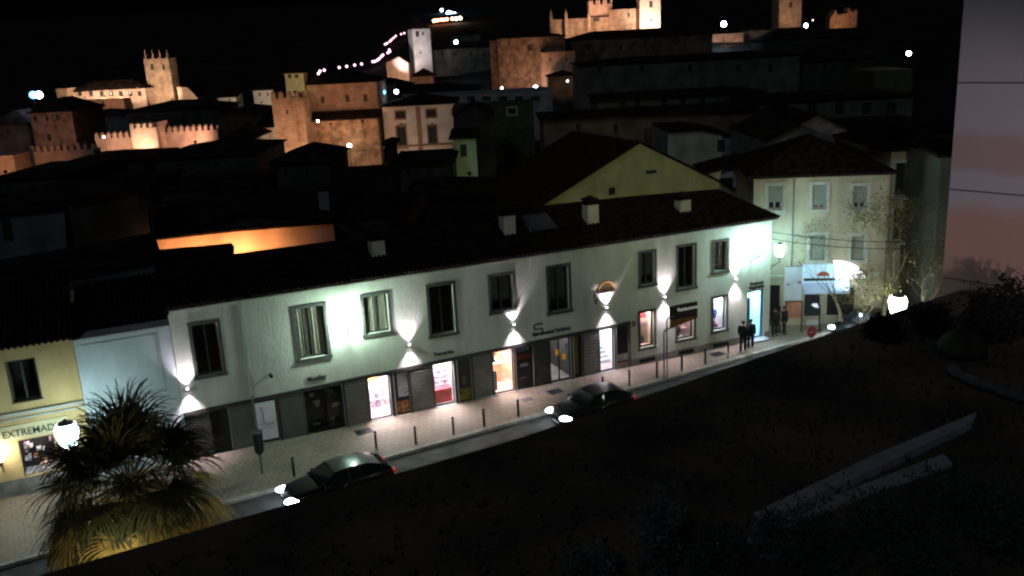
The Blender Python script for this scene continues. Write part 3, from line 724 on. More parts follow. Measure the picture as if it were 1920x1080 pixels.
# ---------------------------------------------------------------- people
def person(label, fr, px, py, h=1.72, turn=0, stride=.2, coat=None, legs=None, group=None, facec=None, world=None):
    x, y = fr.gz(px, py, 0)
    o = thing('person', label, 'person', fr.W(x, y), fr.a+turn, group)
    k = h/1.75; st = stride
    P_ = {'pel': (0, 0, .95), 'sp': (0, .01, 1.15), 'ch': (0, .0, 1.36), 'nk': (0, .0, 1.50), 'hb': (0, -.01, 1.56), 'hd': (0, -.02, 1.66), 'ht': (0, -.01, 1.73),
          'hl': (-.1, 0, .90), 'kl': (-.11, -st*.45, .50), 'al': (-.11, -st*.6, .10), 'tl': (-.12, -st*.6-.17, .04),
          'hr': (.1, 0, .90), 'kr': (.11, st*.2, .50), 'ar': (.11, st*.9, .12), 'tr': (.12, st*.9-.16, .04),
          'sl': (-.19, 0, 1.42), 'el': (-.25, st*.3, 1.14), 'wl': (-.24, st*.1-.08, .90), 'sr': (.19, 0, 1.42), 'er': (.25, -st*.3, 1.14), 'wr': (.24, -st*.5-.08, .92)}
    rad = {'pel': .15, 'sp': .145, 'ch': .17, 'nk': .06, 'hb': .07, 'hd': .10, 'ht': .06, 'hl': .09, 'kl': .065, 'al': .045, 'tl': .035, 'hr': .09, 'kr': .065, 'ar': .045, 'tr': .035,
           'sl': .07, 'el': .05, 'wl': .035, 'sr': .07, 'er': .05, 'wr': .035}
    ed = [('pel','sp'),('sp','ch'),('ch','nk'),('nk','hb'),('hb','hd'),('hd','ht'),('pel','hl'),('hl','kl'),('kl','al'),('al','tl'),('pel','hr'),('hr','kr'),('kr','ar'),('ar','tr'),
          ('ch','sl'),('sl','el'),('el','wl'),('ch','sr'),('sr','er'),('er','wr')]
    # hands: palm and five short fingers each
    for s, wv in (('l', -1), ('r', 1)):
        w_ = Vector(P_['w'+s]); pm = w_+Vector((0, -.01, -.06)); P_['p'+s] = tuple(pm); rad['p'+s] = .03; ed.append(('w'+s, 'p'+s))
        for f in range(4):
            a = pm+Vector((0, -.03+f*.02, -.045)); b_ = a+Vector((-.01*wv, -.008, -.035-.006*(f in (1, 2))))
            P_['f%s%da' % (s, f)] = tuple(a); P_['f%s%db' % (s, f)] = tuple(b_); rad['f%s%da' % (s, f)] = .009; rad['f%s%db' % (s, f)] = .007
            ed += [('p'+s, 'f%s%da' % (s, f)), ('f%s%da' % (s, f), 'f%s%db' % (s, f))]
        P_['t'+s+'h'] = tuple(pm+Vector((0, -.05, -.02))); rad['t'+s+'h'] = .009; ed.append(('p'+s, 't'+s+'h'))
    keys = list(P_); me = bpy.data.meshes.new('body')
    me.from_pydata([Vector(P_[q])*k for q in keys], [(keys.index(a), keys.index(b_)) for a, b_ in ed], [])
    ob = bpy.data.objects.new('body', me); C.objects.link(ob); ob.parent = o
    md = ob.modifiers.new('skin', 'SKIN')
    for i, q in enumerate(keys):
        sv = me.skin_vertices[0].data[i] if me.skin_vertices else None
        if sv: sv.radius = (rad[q]*k*(.8 if q in ('pel', 'sp', 'ch') else 1), rad[q]*k)
    if me.skin_vertices: me.skin_vertices[0].data[0].use_root = True
    else:
        pass
    sb = ob.modifiers.new('sub', 'SUBSURF'); sb.levels = 1; sb.render_levels = 1
    mat = nmat('skin_tone', (.35, .2, .14), var=.05); me.materials.append(mat)
    # clothing: coat and trousers as fitted shells
    cm = coat or nmat('black_coat', (.012, .012, .014), var=.2); lm = legs or nmat('dark_trousers', (.02, .02, .03), var=.2)
    c_ = MB().lathe([(.19*k, .80*k), (.195*k, .95*k), (.175*k, 1.12*k), (.215*k, 1.34*k), (.19*k, 1.44*k), (.09*k, 1.50*k)], 14)
    for s in ('l', 'r'):
        c_.tube([Vector(P_['s'+s])*k, Vector(P_['e'+s])*k, Vector(P_['w'+s])*k], [.088*k, .068*k, .052*k], 10)
        c_.ball(Vector(P_['s'+s])*k, .088*k, 10, 6).ball(Vector(P_['e'+s])*k, .068*k, 10, 6)
    c_.build('coat', cm, o, True)
    l_ = MB()
    for s in ('l', 'r'):
        l_.tube([Vector(P_['h'+s])*k, Vector(P_['k'+s])*k, Vector(P_['a'+s])*k], [.115*k, .082*k, .065*k], 10); l_.ball(Vector(P_['k'+s])*k, .082*k, 10, 6)
    l_.build('trousers', lm, o, True)
    for s in ('l', 'r'):
        sh = MB()
        a, b_ = Vector(P_['a'+s])*k, Vector(P_['t'+s])*k; sh.tube([a+Vector((0, .04, -.04)), (b_+a)/2+Vector((0, 0, -.02)), b_], [.05*k, .05*k, .038*k], 8)
        sh.build('shoe', black_metal, o, True)
    MB().lathe([(.06*k, -.06*k), (.105*k, -.02*k), (.112*k, .04*k), (.085*k, .09*k), (.02, .115*k)], 12, (0, .015*k, 1.68*k)).build('hair', nmat('dark_hair', (.02, .012, .008)), o, True)
    fc = MB().ball((-.035*k, -.115*k, 1.665*k), .010*k, 6, 4).ball((.035*k, -.115*k, 1.665*k), .010*k, 6, 4); fc.build('eyes', black_metal, o)
    MB().cyl((0, -.11*k, 1.655*k), (0, -.135*k, 1.625*k), .008*k, .016*k, 6).box(-.025*k, .025*k, -.115*k, -.108*k, 1.590*k, 1.598*k).build('nose_and_mouth', nmat('lips', (.30, .14, .1)), o)
    return o
person('taller walker in a black coat near the blue-lit doorway', F, 1393, 659, 1.78, R(140), .3, group='couple walking past the blue doorway')
person('shorter walker in dark clothes at the right hand of the pair by the blue doorway', F, 1407, 652, 1.68, R(140), .22, group='couple walking past the blue doorway')
person('person in black with a reddish collar just right of the white building', F, 1452, 629, 1.72, R(-20), .05, coat=nmat('dark_coat_red', (.025, .012, .012)))
person('person in dark clothes leaning by the orange-brown board outside the corner shop', F, 1470, 626, 1.66, R(30), .08)

# ---------------------------------------------------------------- cars (parked here at rest)
carpaint = bpy.data.materials.new('car_paint'); carpaint.use_nodes = True
b_ = carpaint.node_tree.nodes['Principled BSDF']; b_.inputs['Base Color'].default_value = (.005, .0055, .0065, 1); b_.inputs['Roughness'].default_value = .3
b_.inputs['Coat Weight'].default_value = .1; b_.inputs['Specular IOR Level'].default_value = .25; b_.inputs['Coat Roughness'].default_value = .05
tyre = nmat('tyre_rubber', (.015, .015, .015), rough=.9)
def car(label, fr, cx, cy, ang, length=4.2, width=1.74, hh=1.46, lit=(.75, .9, 1), power=40, group=None, van=False):
    """nose towards -x"""
    t = thing('car', label, 'car', fr.W(cx, cy, -.13), fr.a+ang, group)
    s = length/4.2; kz = hh/1.46; w = width/2
    # stations: x, floor z, belt z, half width, roof z (None = no cabin), roof half width
    S = [(-2.10, .34, .62, .60), (-2.02, .24, .74, .76), (-1.75, .20, .84, .84), (-1.2, .20, .93, .87), (-.75, .20, .98, .87), (0, .20, .98, .87), (.9, .20, 1.0, .87),
         (1.5, .22, 1.0, .85), (1.92, .26, .96, .80), (2.06, .34, .86, .72), (2.10, .42, .70, .66)]
    mb = MB(); vs = []; n = 12
    for x, f, b2, hw in S:
        hw *= w/.87
        ring = [(-hw*.86, f), (hw*.86, f), (hw, f+.12), (hw*1.0, (f+b2)/2), (hw*.985, b2-.14), (hw*.93, b2-.03), (hw*.70, b2+.015), (0, b2+.03), (-hw*.70, b2+.015), (-hw*.93, b2-.03), (-hw*.985, b2-.14), (-hw, (f+b2)/2)]
        vs += [(x*s, yy, zz*kz) for yy, zz in ring]
    fs = [(i*n+j, i*n+(j+1) % n, (i+1)*n+(j+1) % n, (i+1)*n+j) for i in range(len(S)-1) for j in range(n)]
    fs += [tuple(range(n-1, -1, -1)), tuple(range((len(S)-1)*n, len(S)*n))]
    mb.add(vs, fs)
    body = mb.build('body', carpaint, t, True)
    sb = body.modifiers.new('sub', 'SUBSURF'); sb.levels = 1; sb.render_levels = 1
    # cabin: glasshouse + roof
    G = [(-.95, .97, .78), (-.25, 1.37, .60), (.25, 1.43, .61), (1.0, 1.40, .60), (1.55, 1.22, .62), (1.95, .98, .70)]
    gl = MB(); rf = MB(); g = w/.87
    low = [(x*s, hw*g*.98, .95*kz) for x, z, hw in [(-.95, 0, .82), (-.25, 0, .85), (.25, 0, .85), (1.0, 0, .85), (1.55, 0, .83), (1.95, 0, .74)]]
    top = [(x*s, hw*g, z*kz) for x, z, hw in G]
    for sgn in (1, -1):
        for i in range(5):
            a, b2, c_, d_ = low[i], low[i+1], top[i+1], top[i]
            gl.add([(p[0], p[1]*sgn, p[2]) for p in (a, b2, c_, d_)], [(0, 1, 2, 3) if sgn < 0 else (3, 2, 1, 0)])
    gl.add([(top[0][0], -top[0][1], top[0][2]), (top[0][0], top[0][1], top[0][2]), (top[1][0], top[1][1], top[1][2]), (top[1][0], -top[1][1], top[1][2])], [(0, 1, 2, 3)])
    gl.add([(top[4][0], -top[4][1], top[4][2]), (top[4][0], top[4][1], top[4][2]), (top[5][0], top[5][1], top[5][2]), (top[5][0], -top[5][1], top[5][2])], [(0, 1, 2, 3)])
    gl.build('windows', glassmat('car_glass', (.01, .012, .014), .04), t)
    for i in range(1, 4):
        for q in range(4):
            pass
    vs = []; m = 7
    for i in range(1, 5):
        x, hw, z = top[i]
        for j in range(m):
            tt = -1+2*j/(m-1); vs.append((x, hw*tt*1.01, z+.03*(1-tt*tt)+.008))
    rf.add(vs, [(i*m+j, i*m+j+1, (i+1)*m+j+1, (i+1)*m+j) for i in range(3) for j in range(m-1)])
    rf.build('roof', carpaint, t, True)
    for sgn in (1, -1):
        for i in (0, 2, 4): 
            pl = MB()
            a, b2 = (low[1] if i == 2 else low[i], top[1] if i == 0 else top[i]) if False else (low[i] if i else low[0], top[1] if i == 0 else top[i])
            pl.cyl((a[0], a[1]*sgn, a[2]), (b2[0], b2[1]*sgn, b2[2]), .03, n=6); pl.build('pillar', carpaint, t)
    for x in (-1.32, 1.30):
        for sgn in (1, -1):
            yy = sgn*(w-.06)
            ty = MB().cyl((x*s, yy-.11*sgn, .31), (x*s, yy+.08*sgn, .31), .31, n=20).build('wheel', tyre, t)
            r_ = MB().cyl((x*s, yy+.081*sgn, .31), (x*s, yy+.095*sgn, .31), .20, n=16)
            for k in range(5):
                a = k*2*math.pi/5; r_.cyl((x*s, yy+.1*sgn, .31), (x*s+.18*math.cos(a), yy+.1*sgn, .31+.18*math.sin(a)), .025, n=5)
            r_.build('rim', alu, ty)
    for sgn in (1, -1):
        yy = sgn*w*.70
        h_ = MB().ball((0, 0, 0), .20, 14, 8, .55)
        h_.v = [(-1.88*s+v[0]*1.9-abs(v[1])*0, yy+v[1]*1.15+sgn*.0, .67*kz+v[2]*.95-v[0]*.15) for v in h_.v]
        h_ = h_.build('headlight', emat('headlight_glass', lit, 30), t, True)
        light('SPOT', t, (-2.2*s, yy, .64*kz), power, lit, (-8, yy, -.1), size=.06, cone=70, blend=.8)
        MB().box(2.02*s, 2.105*s, yy-.15, yy+.13, .70*kz, .84*kz).build('tail_light', emat('tail_glass', (1, .04, .02), .25), t)
        mi = MB().ball((-.68*s, sgn*(w+.09), 1.0*kz), .10, 8, 6, .7); mi.cyl((-.68*s, sgn*(w-.06), .97*kz), (-.68*s, sgn*(w+.05), .99*kz), .025); mi.build('mirror', carpaint, t, True)
        MB().box(-.05, .12, sgn*(w+.003), sgn*(w+.025), .80*kz, .83*kz).build('door_handle', alu, t)
    MB().box(-2.125*s, -2.06*s, -.36, .36, .42*kz, .60*kz).build('grille', black_metal, t)
    MB().box(-2.135*s, -2.127*s, -.26, .26, .33*kz, .43*kz).build('number_plate', paper, t); MB().box(2.115*s, 2.125*s, -.26, .26, .52*kz, .62*kz).build('number_plate', paper, t)
    return t
x1, y1 = RD.gz(533, 932, .55); car('dark car with bright headlights rolling past the bollards at the left', RD, x1+2.25, y1+.1, 0, 4.5, group='dark cars in the far lane')
x1, y1 = RD.gz(1045, 778, .55); car('dark car with bright headlights passing the orange-square doorway', RD, x1+2.0, y1+.05, 0, 4.1, group='dark cars in the far lane')
x1, y1 = RD.gz(1574, 619, .55); car('third car at the far right, only its headlights showing above the dark roof', RD, x1+2.1, y1, 0, 4.2, group='dark cars in the far lane')
# no-entry disc
x, y = RD.gz(1520, 657, 0)
t = thing('traffic_sign', 'red round traffic sign on a post at the kerb in front of the corner shop', 'traffic sign', RD.W(x, y), RD.a-R(5))
MB().cyl((0, 0, 0), (0, 0, 1.5), .03).build('post', grey_metal, t)
d = MB().cyl((0, -.035, 1.1), (0, -.06, 1.1), .33, n=24).build('disc', nmat('dark_sign_red', (.16, .01, .02)), t); MB().box(-.22, .22, -.072, -.061, 1.05, 1.15).build('white_bar', nmat('dull_bar', (.2, .1, .1)), d)

# ---------------------------------------------------------------- palm
frond_g = nmat('palm_green', (.085, .075, .022), var=.3, scale=4, col2=(.030, .030, .012), rough=.6)
frond_d = nmat('palm_dead', (.55, .34, .08), var=.3, scale=1.4, col2=(.17, .095, .025), rough=.8)
def frond(mb, st, base, az, el, plen, fan, droop, seed, nleaf=34):
    rnd = random.Random(seed)
    d = Vector((math.cos(az)*math.cos(el), math.sin(az)*math.cos(el), math.sin(el)))
    p = Vector(base); pts = [p.copy()]
    for i in range(5):
        d = (d + Vector((0, 0, -droop*.10))).normalized(); p = p + d*plen/5; pts.append(p.copy())
    st.tube(pts, [.035, .03, .026, .022, .018, .014], 5)
    side = d.cross(Vector((0, 0, 1))).normalized(); nrm = side.cross(d).normalized()
    for i in range(nleaf):
        a = (i/(nleaf-1)-.5)*R(250) + rnd.uniform(-.04, .04)
        q = (d*math.cos(a) + side*math.sin(a) + nrm*.12).normalized()
        ln = fan*(.72+.28*math.cos(a*.6))*rnd.uniform(.85, 1.1); wv = .052
        o = p.copy(); seg = 7; V = []
        q0 = q.copy()
        for k in range(seg+1):
            f = k/seg
            sd = q.cross(nrm); sd = sd.normalized() if sd.length > .01 else side
            ww = wv*(1-.85*f) if k else wv*.6
            V += [o + sd*ww, o - sd*ww]
            q = (q + Vector((0, 0, -1))*(.04+droop*.95*f*f*f) + Vector((rnd.uniform(-.04, .04), rnd.uniform(-.04, .04), 0))).normalized()
            o = o + q*ln/seg
        mb.add(V, [(2*k, 2*k+1, 2*k+3, 2*k+2) for k in range(seg)])
x, y = RD.gz(240, 905, 4.9)
PB = at_z(243, 905, 4.9)
palm = thing('palm_tree', 'shaggy fan palm with a skirt of dead golden fronds before the yellow and white houses', 'palm tree', (PB.x, PB.y, 0))
tr = MB(); prof = []
for i in range(30): prof += [(.36-.05*(i/30)+.03*(i % 2), i*.165)]
tr.lathe(prof, 14); tr.build('trunk', nmat('palm_trunk', (.09, .06, .035), var=.3, scale=8, bump=.8), palm)
cg, cs, dg, ds = MB(), MB(), MB(), MB()
rnd = random.Random(5)
for i in range(42):
    az = i*2.399; f = i/41; el = R(86-92*f)+rnd.uniform(-.22, .22)
    frond(cg, cs, (.12*math.cos(az), .12*math.sin(az), 4.9), az, el, 1.25+.45*rnd.random(), 1.4+.4*rnd.random(), .6+.5*f, i, 40)
for i in range(84):
    az = i*2.399+.7; f = i/83; el = R(4-70*f)+rnd.uniform(-.12, .12)
    frond(dg, ds, (.2*math.cos(az), .2*math.sin(az), 4.75-1.1*f), az, el, 1.65+.5*rnd.random(), 1.3+.4*rnd.random(), 1.25, 100+i, 28)
cg.build('green_fronds', frond_g, palm); cs.build('green_leaf_stalks', frond_g, palm); dg.build('dead_fronds', frond_d, palm); ds.build('dead_leaf_stalks', frond_d, palm)

# ---------------------------------------------------------------- foreground building, terrace and its plants
fo = at_z(80, 1077, 5); fo2 = at_z(1490, 648, 5)
FG = Fr((fo.x, fo.y, 0), math.atan2(fo2.y-fo.y, fo2.x-fo.x))
fgroof = nmat('dark_felt', (.125, .098, .075), var=.3, scale=.22, bump=.8, bscale=3, rough=.95, spec=.05, col2=(.035, .030, .026), detail=10)
fb = thing_f('foreground_building', 'long low building with a black overgrown roof, filling the bottom of the view', 'building', FG)
MB().extrude([(-9, 0), (40.5, 0), (40.5, 4.86), (-9, 4.86)], -16, -.75).build('wall', dark_plaster, fb)
mq = at_z(960, 826, 5)-FG.o; mx_, my_ = mq.dot(FG.X), mq.dot(FG.Y)
EDG = [(-9.2, .15-my_*.0+(-9.2)/mx_*my_*.9), (0, 0), (mx_, my_), (fo2-FG.o).dot(FG.X) and ((fo2-FG.o).dot(FG.X), 0.0), (40.4, .55)]
vs = [(x, y, 5) for x, y in EDG] + [(x, y-2, 4.95) for x, y in EDG] + [(x, -16.2, 4.86) for x, y in EDG] + [(x, y, 4.80) for x, y in EDG] + [(x, y-.8, 4.80) for x, y in EDG]
n5 = len(EDG)
MB().add(vs, [(i+n5, i+1+n5, i+1, i) for i in range(n5-1)] + [(i+2*n5, i+1+2*n5, i+1+n5, i+n5) for i in range(n5-1)] + [(i, i+1, i+1+3*n5, i+3*n5) for i in range(n5-1)] + [(i+3*n5, i+1+3*n5, i+1+4*n5, i+4*n5) for i in range(n5-1)]).build('roof', fgroof, fb)
# weeds and rubbish over the roof: uncountable tufts
weed = nmat('weeds', (.06, .06, .045), var=.5, scale=2)
rnd = random.Random(11); mb = MB()
for i in range(5200):
    x = rnd.uniform(-8.5, 39.5); y = -16+14.8*rnd.random(); z = 4.9; h = .05+.30*rnd.random()**2
    for k in range(3):
        a = rnd.uniform(0, 6.28); dx, dy = math.cos(a)*.05, math.sin(a)*.05; lx, ly = rnd.uniform(-.15, .15), rnd.uniform(-.15, .15)
        mb.add([(x-dx, y-dy, z), (x+dx, y+dy, z), (x+lx, y+ly, z+h)], [(0, 1, 2)])
o = mb.build('weeds', weed); o.location = FG.o; o.rotation_euler = (0, 0, FG.a); tag(o, 'low dark weeds scattered over the black roof', 'weeds', kind='stuff')
ledge = nmat('ledge_stone', (.30, .35, .38), var=.25, scale=1.2, bump=.4, col2=(.26, .28, .30))
def ledge_on(px, z, label):
    pts = [at_z(a, b_, z) for a, b_ in px]; o = thing('stone_ledge', label, 'stone ledge', (pts[0].x, pts[0].y, 4.86), 0, 'pale ledges on the black roof')
    q = [p-pts[0] for p in pts]; n = len(q); mb = MB()
    mb.add([(p.x, p.y, 0) for p in q] + [(p.x, p.y, z-4.86) for p in q], [tuple(range(n)), tuple(range(2*n-1, n-1, -1))] + [(i, i+n, (i+1) % n+n, (i+1) % n) for i in range(n)])
    mb.build('ledge_block', ledge, o); return o
ledge_on([(1412, 962), (1640, 852), (1832, 772), (1822, 792), (1640, 878), (1420, 978)], 5.15, 'long pale stone ledge running up to the right across the black roof')
ledge_on([(1402, 1004), (1560, 930), (1770, 850), (1785, 868), (1640, 920), (1520, 965), (1440, 1003), (1400, 1020)], 5.02, 'second paler ledge just below the long one, ending among bushes')
# corrugated hose
pts = [at_z(a, b_, 5.2) for a, b_ in ((1783, 690), (1800, 703), (1830, 717), (1865, 727), (1900, 740), (1945, 752))]
o = thing('corrugated_hose', 'thick ribbed grey hose lying on the black roof at the right edge', 'hose', (pts[0].x, pts[0].y, 5.2))
mb = MB(); P2 = [p-pts[0] for p in pts]
fine = []
for a, b_ in zip(P2[:-1], P2[1:]):
    for k in range(14): fine.append(a.lerp(b_, k/14))
mb.tube(fine, [.19 if i % 2 else .155 for i in range(len(fine))], 12); mb.build('hose_tube', nmat('hose_grey', (.10, .105, .11), var=.2), o)
q = at_z(1802, 660, 5.0)
o = thing('roof_hood', 'rounded olive-grey hood standing on the black roof beside the ribbed hose', 'roof hood', (q.x, q.y, 4.9))
MB().lathe([(.85, 0), (.85, .35), (.75, .65), (.5, .9), (.1, 1.0)], 18).build('hood_shell', nmat('hood_olive', (.035, .034, .02), var=.3), o, True)
MB().lathe([(.95, 0), (.95, .16)], 18).build('hood_base', black_metal, o)
def bush(label, loc, r, h, seed, mat, n=2600, ls=.07, cat='bush', name='bush', group=None, up=1.0):
    rnd = random.Random(seed); o = thing(name, label, cat, loc, 0, group)
    st = MB(); lf = MB()
    for i in range(16):
        a = rnd.uniform(0, 6.28); e = rnd.uniform(.5, 1.4); p = Vector((0, 0, 0)); d = Vector((math.cos(a)*math.cos(e), math.sin(a)*math.cos(e), math.sin(e))); pts = [p.copy()]
        ln = rnd.uniform(.6, 1.1)*h
        for k in range(6):
            d = (d+Vector((rnd.uniform(-.2, .2), rnd.uniform(-.2, .2), .05*up))).normalized(); p = p+Vector((d.x*r/h, d.y*r/h, d.z))*ln/6; pts.append(p.copy())
            for j in range(n//96):
                c_ = p+Vector((rnd.gauss(0, .16*r), rnd.gauss(0, .16*r), rnd.gauss(0, .1*h)))
                t1 = Vector((rnd.uniform(-1, 1), rnd.uniform(-1, 1), rnd.uniform(-.6, 1))).normalized(); t2 = t1.orthogonal().normalized(); s_ = ls*rnd.uniform(.5, 1.4)
                lf.add([c_-t1*s_, c_+t2*s_*.4, c_+t1*s_, c_-t2*s_*.4], [(0, 1, 2, 3)])
        st.tube(pts, [.035, .03, .025, .02, .015, .01, .006], 5)
    st.build('branches', nmat('bush_bark', (.05, .04, .03)), o); lf.build('leaves', mat, o); return o
dleaf = nmat('dark_leaves', (.05, .056, .050), var=.4, scale=1.5, col2=(.010, .013, .011))
gleaf = nmat('grey_leaves', (.085, .10, .095), var=.4, scale=1.5, col2=(.016, .020, .018))
for i, (px, py, r_, h_, l, mt) in enumerate(((1235, 1075, .9, 2.2, 'tall pale-leaved shrub rising at the bottom edge left of the ledges', gleaf),
        (1330, 1085, .9, 1.3, 'low bush at the bottom edge between the tall shrub and the ledges', dleaf), (1440, 1040, .8, 1.2, 'ragged bush covering the lower left end of the ledges', gleaf),
        (1530, 1070, 1.4, 1.7, 'broad dark bush below the middle of the ledges', dleaf), (1650, 1030, 1.5, 1.6, 'broad dark bush below the right part of the ledges', dleaf),
        (1790, 990, 1.6, 1.5, 'dark bush near the right end of the ledges', dleaf), (1900, 1040, 1.6, 1.9, 'dark bush in the bottom right corner', dleaf),
        (1720, 1090, 1.5, 1.2, 'low dark bush at the bottom edge left of the corner one', dleaf), (1100, 1090, .9, .8, 'small low bush at the bottom edge farthest left', gleaf))):
    q = at_z(px, py, 4.9); bush(l, (q.x, q.y, 4.88), r_, h_, 20+i, mt, group='bushes on the black roof')
for i, (px, py, r_, h_, l) in enumerate(((1850, 640, 1.7, 1.9, 'dense dark bush in front of the foot of the tall pink wall'), (1905, 620, 1.8, 2.0, 'dense dark bush at the right edge before the pink wall'),
        (1745, 625, 1.3, 1.2, 'dark bush between the bright street lamp and the hood'), (1660, 640, 1.1, .9, 'low dark bush below the bright street lamp'))):
    q = at_z(px, py, 4.9); bush(l, (q.x, q.y, 4.88), r_, h_, 40+i, nmat('black_leaves', (.005, .006, .005), var=.4), n=5000, ls=.11, group='dark bushes by the pink wall')

# ---------------------------------------------------------------- tall pink wall at the right
a_ = at_y(1785, 290, 42); dv = Vector((.642, -.766, 0)); 
PK = Fr((a_.x, a_.y, 0), math.atan2(dv.y, dv.x))
pw = thing_f('apartment_block', 'tall blank pink and grey apartment wall at the right edge', 'building', PK)
pinkm = bpy.data.materials.new('banded_wall'); pinkm.use_nodes = True
n = pinkm.node_tree.nodes; l_ = pinkm.node_tree.links; bb = n['Principled BSDF']; bb.inputs['Roughness'].default_value = .9
tc = n.new('ShaderNodeTexCoord'); sp = n.new('ShaderNodeSeparateXYZ'); l_.new(tc.outputs['Object'], sp.inputs[0])
nz = n.new('ShaderNodeTexNoise'); nz.inputs['Scale'].default_value = .5; nz.inputs['Detail'].default_value = 5; l_.new(tc.outputs['Object'], nz.inputs['Vector'])
ad = n.new('ShaderNodeMath'); ad.operation = 'MULTIPLY_ADD'; ad.inputs[1].default_value = .9; l_.new(nz.outputs[0], ad.inputs[0]); l_.new(sp.outputs[2], ad.inputs[2])
dvn = n.new('ShaderNodeMath'); dvn.operation = 'DIVIDE'; dvn.inputs[1].default_value = 26; l_.new(ad.outputs[0], dvn.inputs[0])
rp = n.new('ShaderNodeValToRGB'); l_.new(dvn.outputs[0], rp.inputs[0]); rp.color_ramp.interpolation = 'LINEAR'
pk, gy = (.44, .27, .235, 1), (.41, .38, .44, 1)
el = rp.color_ramp.elements; el[0].position = 0; el[0].color = pk
for z, c_ in ((9.0, pk), (9.7, gy), (10.9, gy), (11.3, (.38, .28, .30, 1)), (12.5, (.38, .28, .30, 1)), (13.0, gy)):  # pink and grey bands by height in the wall colour
    e_ = el.new(z/26); e_.color = c_
el[len(el)-1].color = gy
l_.new(rp.outputs[0], bb.inputs['Base Color'])
PLN = 5.3
mb = MB().holes(0, PLN, 0, 22, [], .1); mb.box(0, PLN, .0, 9, 0, 22, skip=('front',)); mb.build('wall', pinkm, pw)
for px, py in ((1797, 155), (1785, 355), (1770, 520)):
    _, z = PK.hit(px, py); MB().box(0, PLN, -.018, -.003, z-.03, z+.03).build('joint_line', nmat('joint_dark', (.10, .07, .07)), pw)
MB().box(PLN, PLN+6, .25, 9, 0, 22).build('recess_wall', nmat('recess_red', (.12, .04, .035), var=.2), pw)
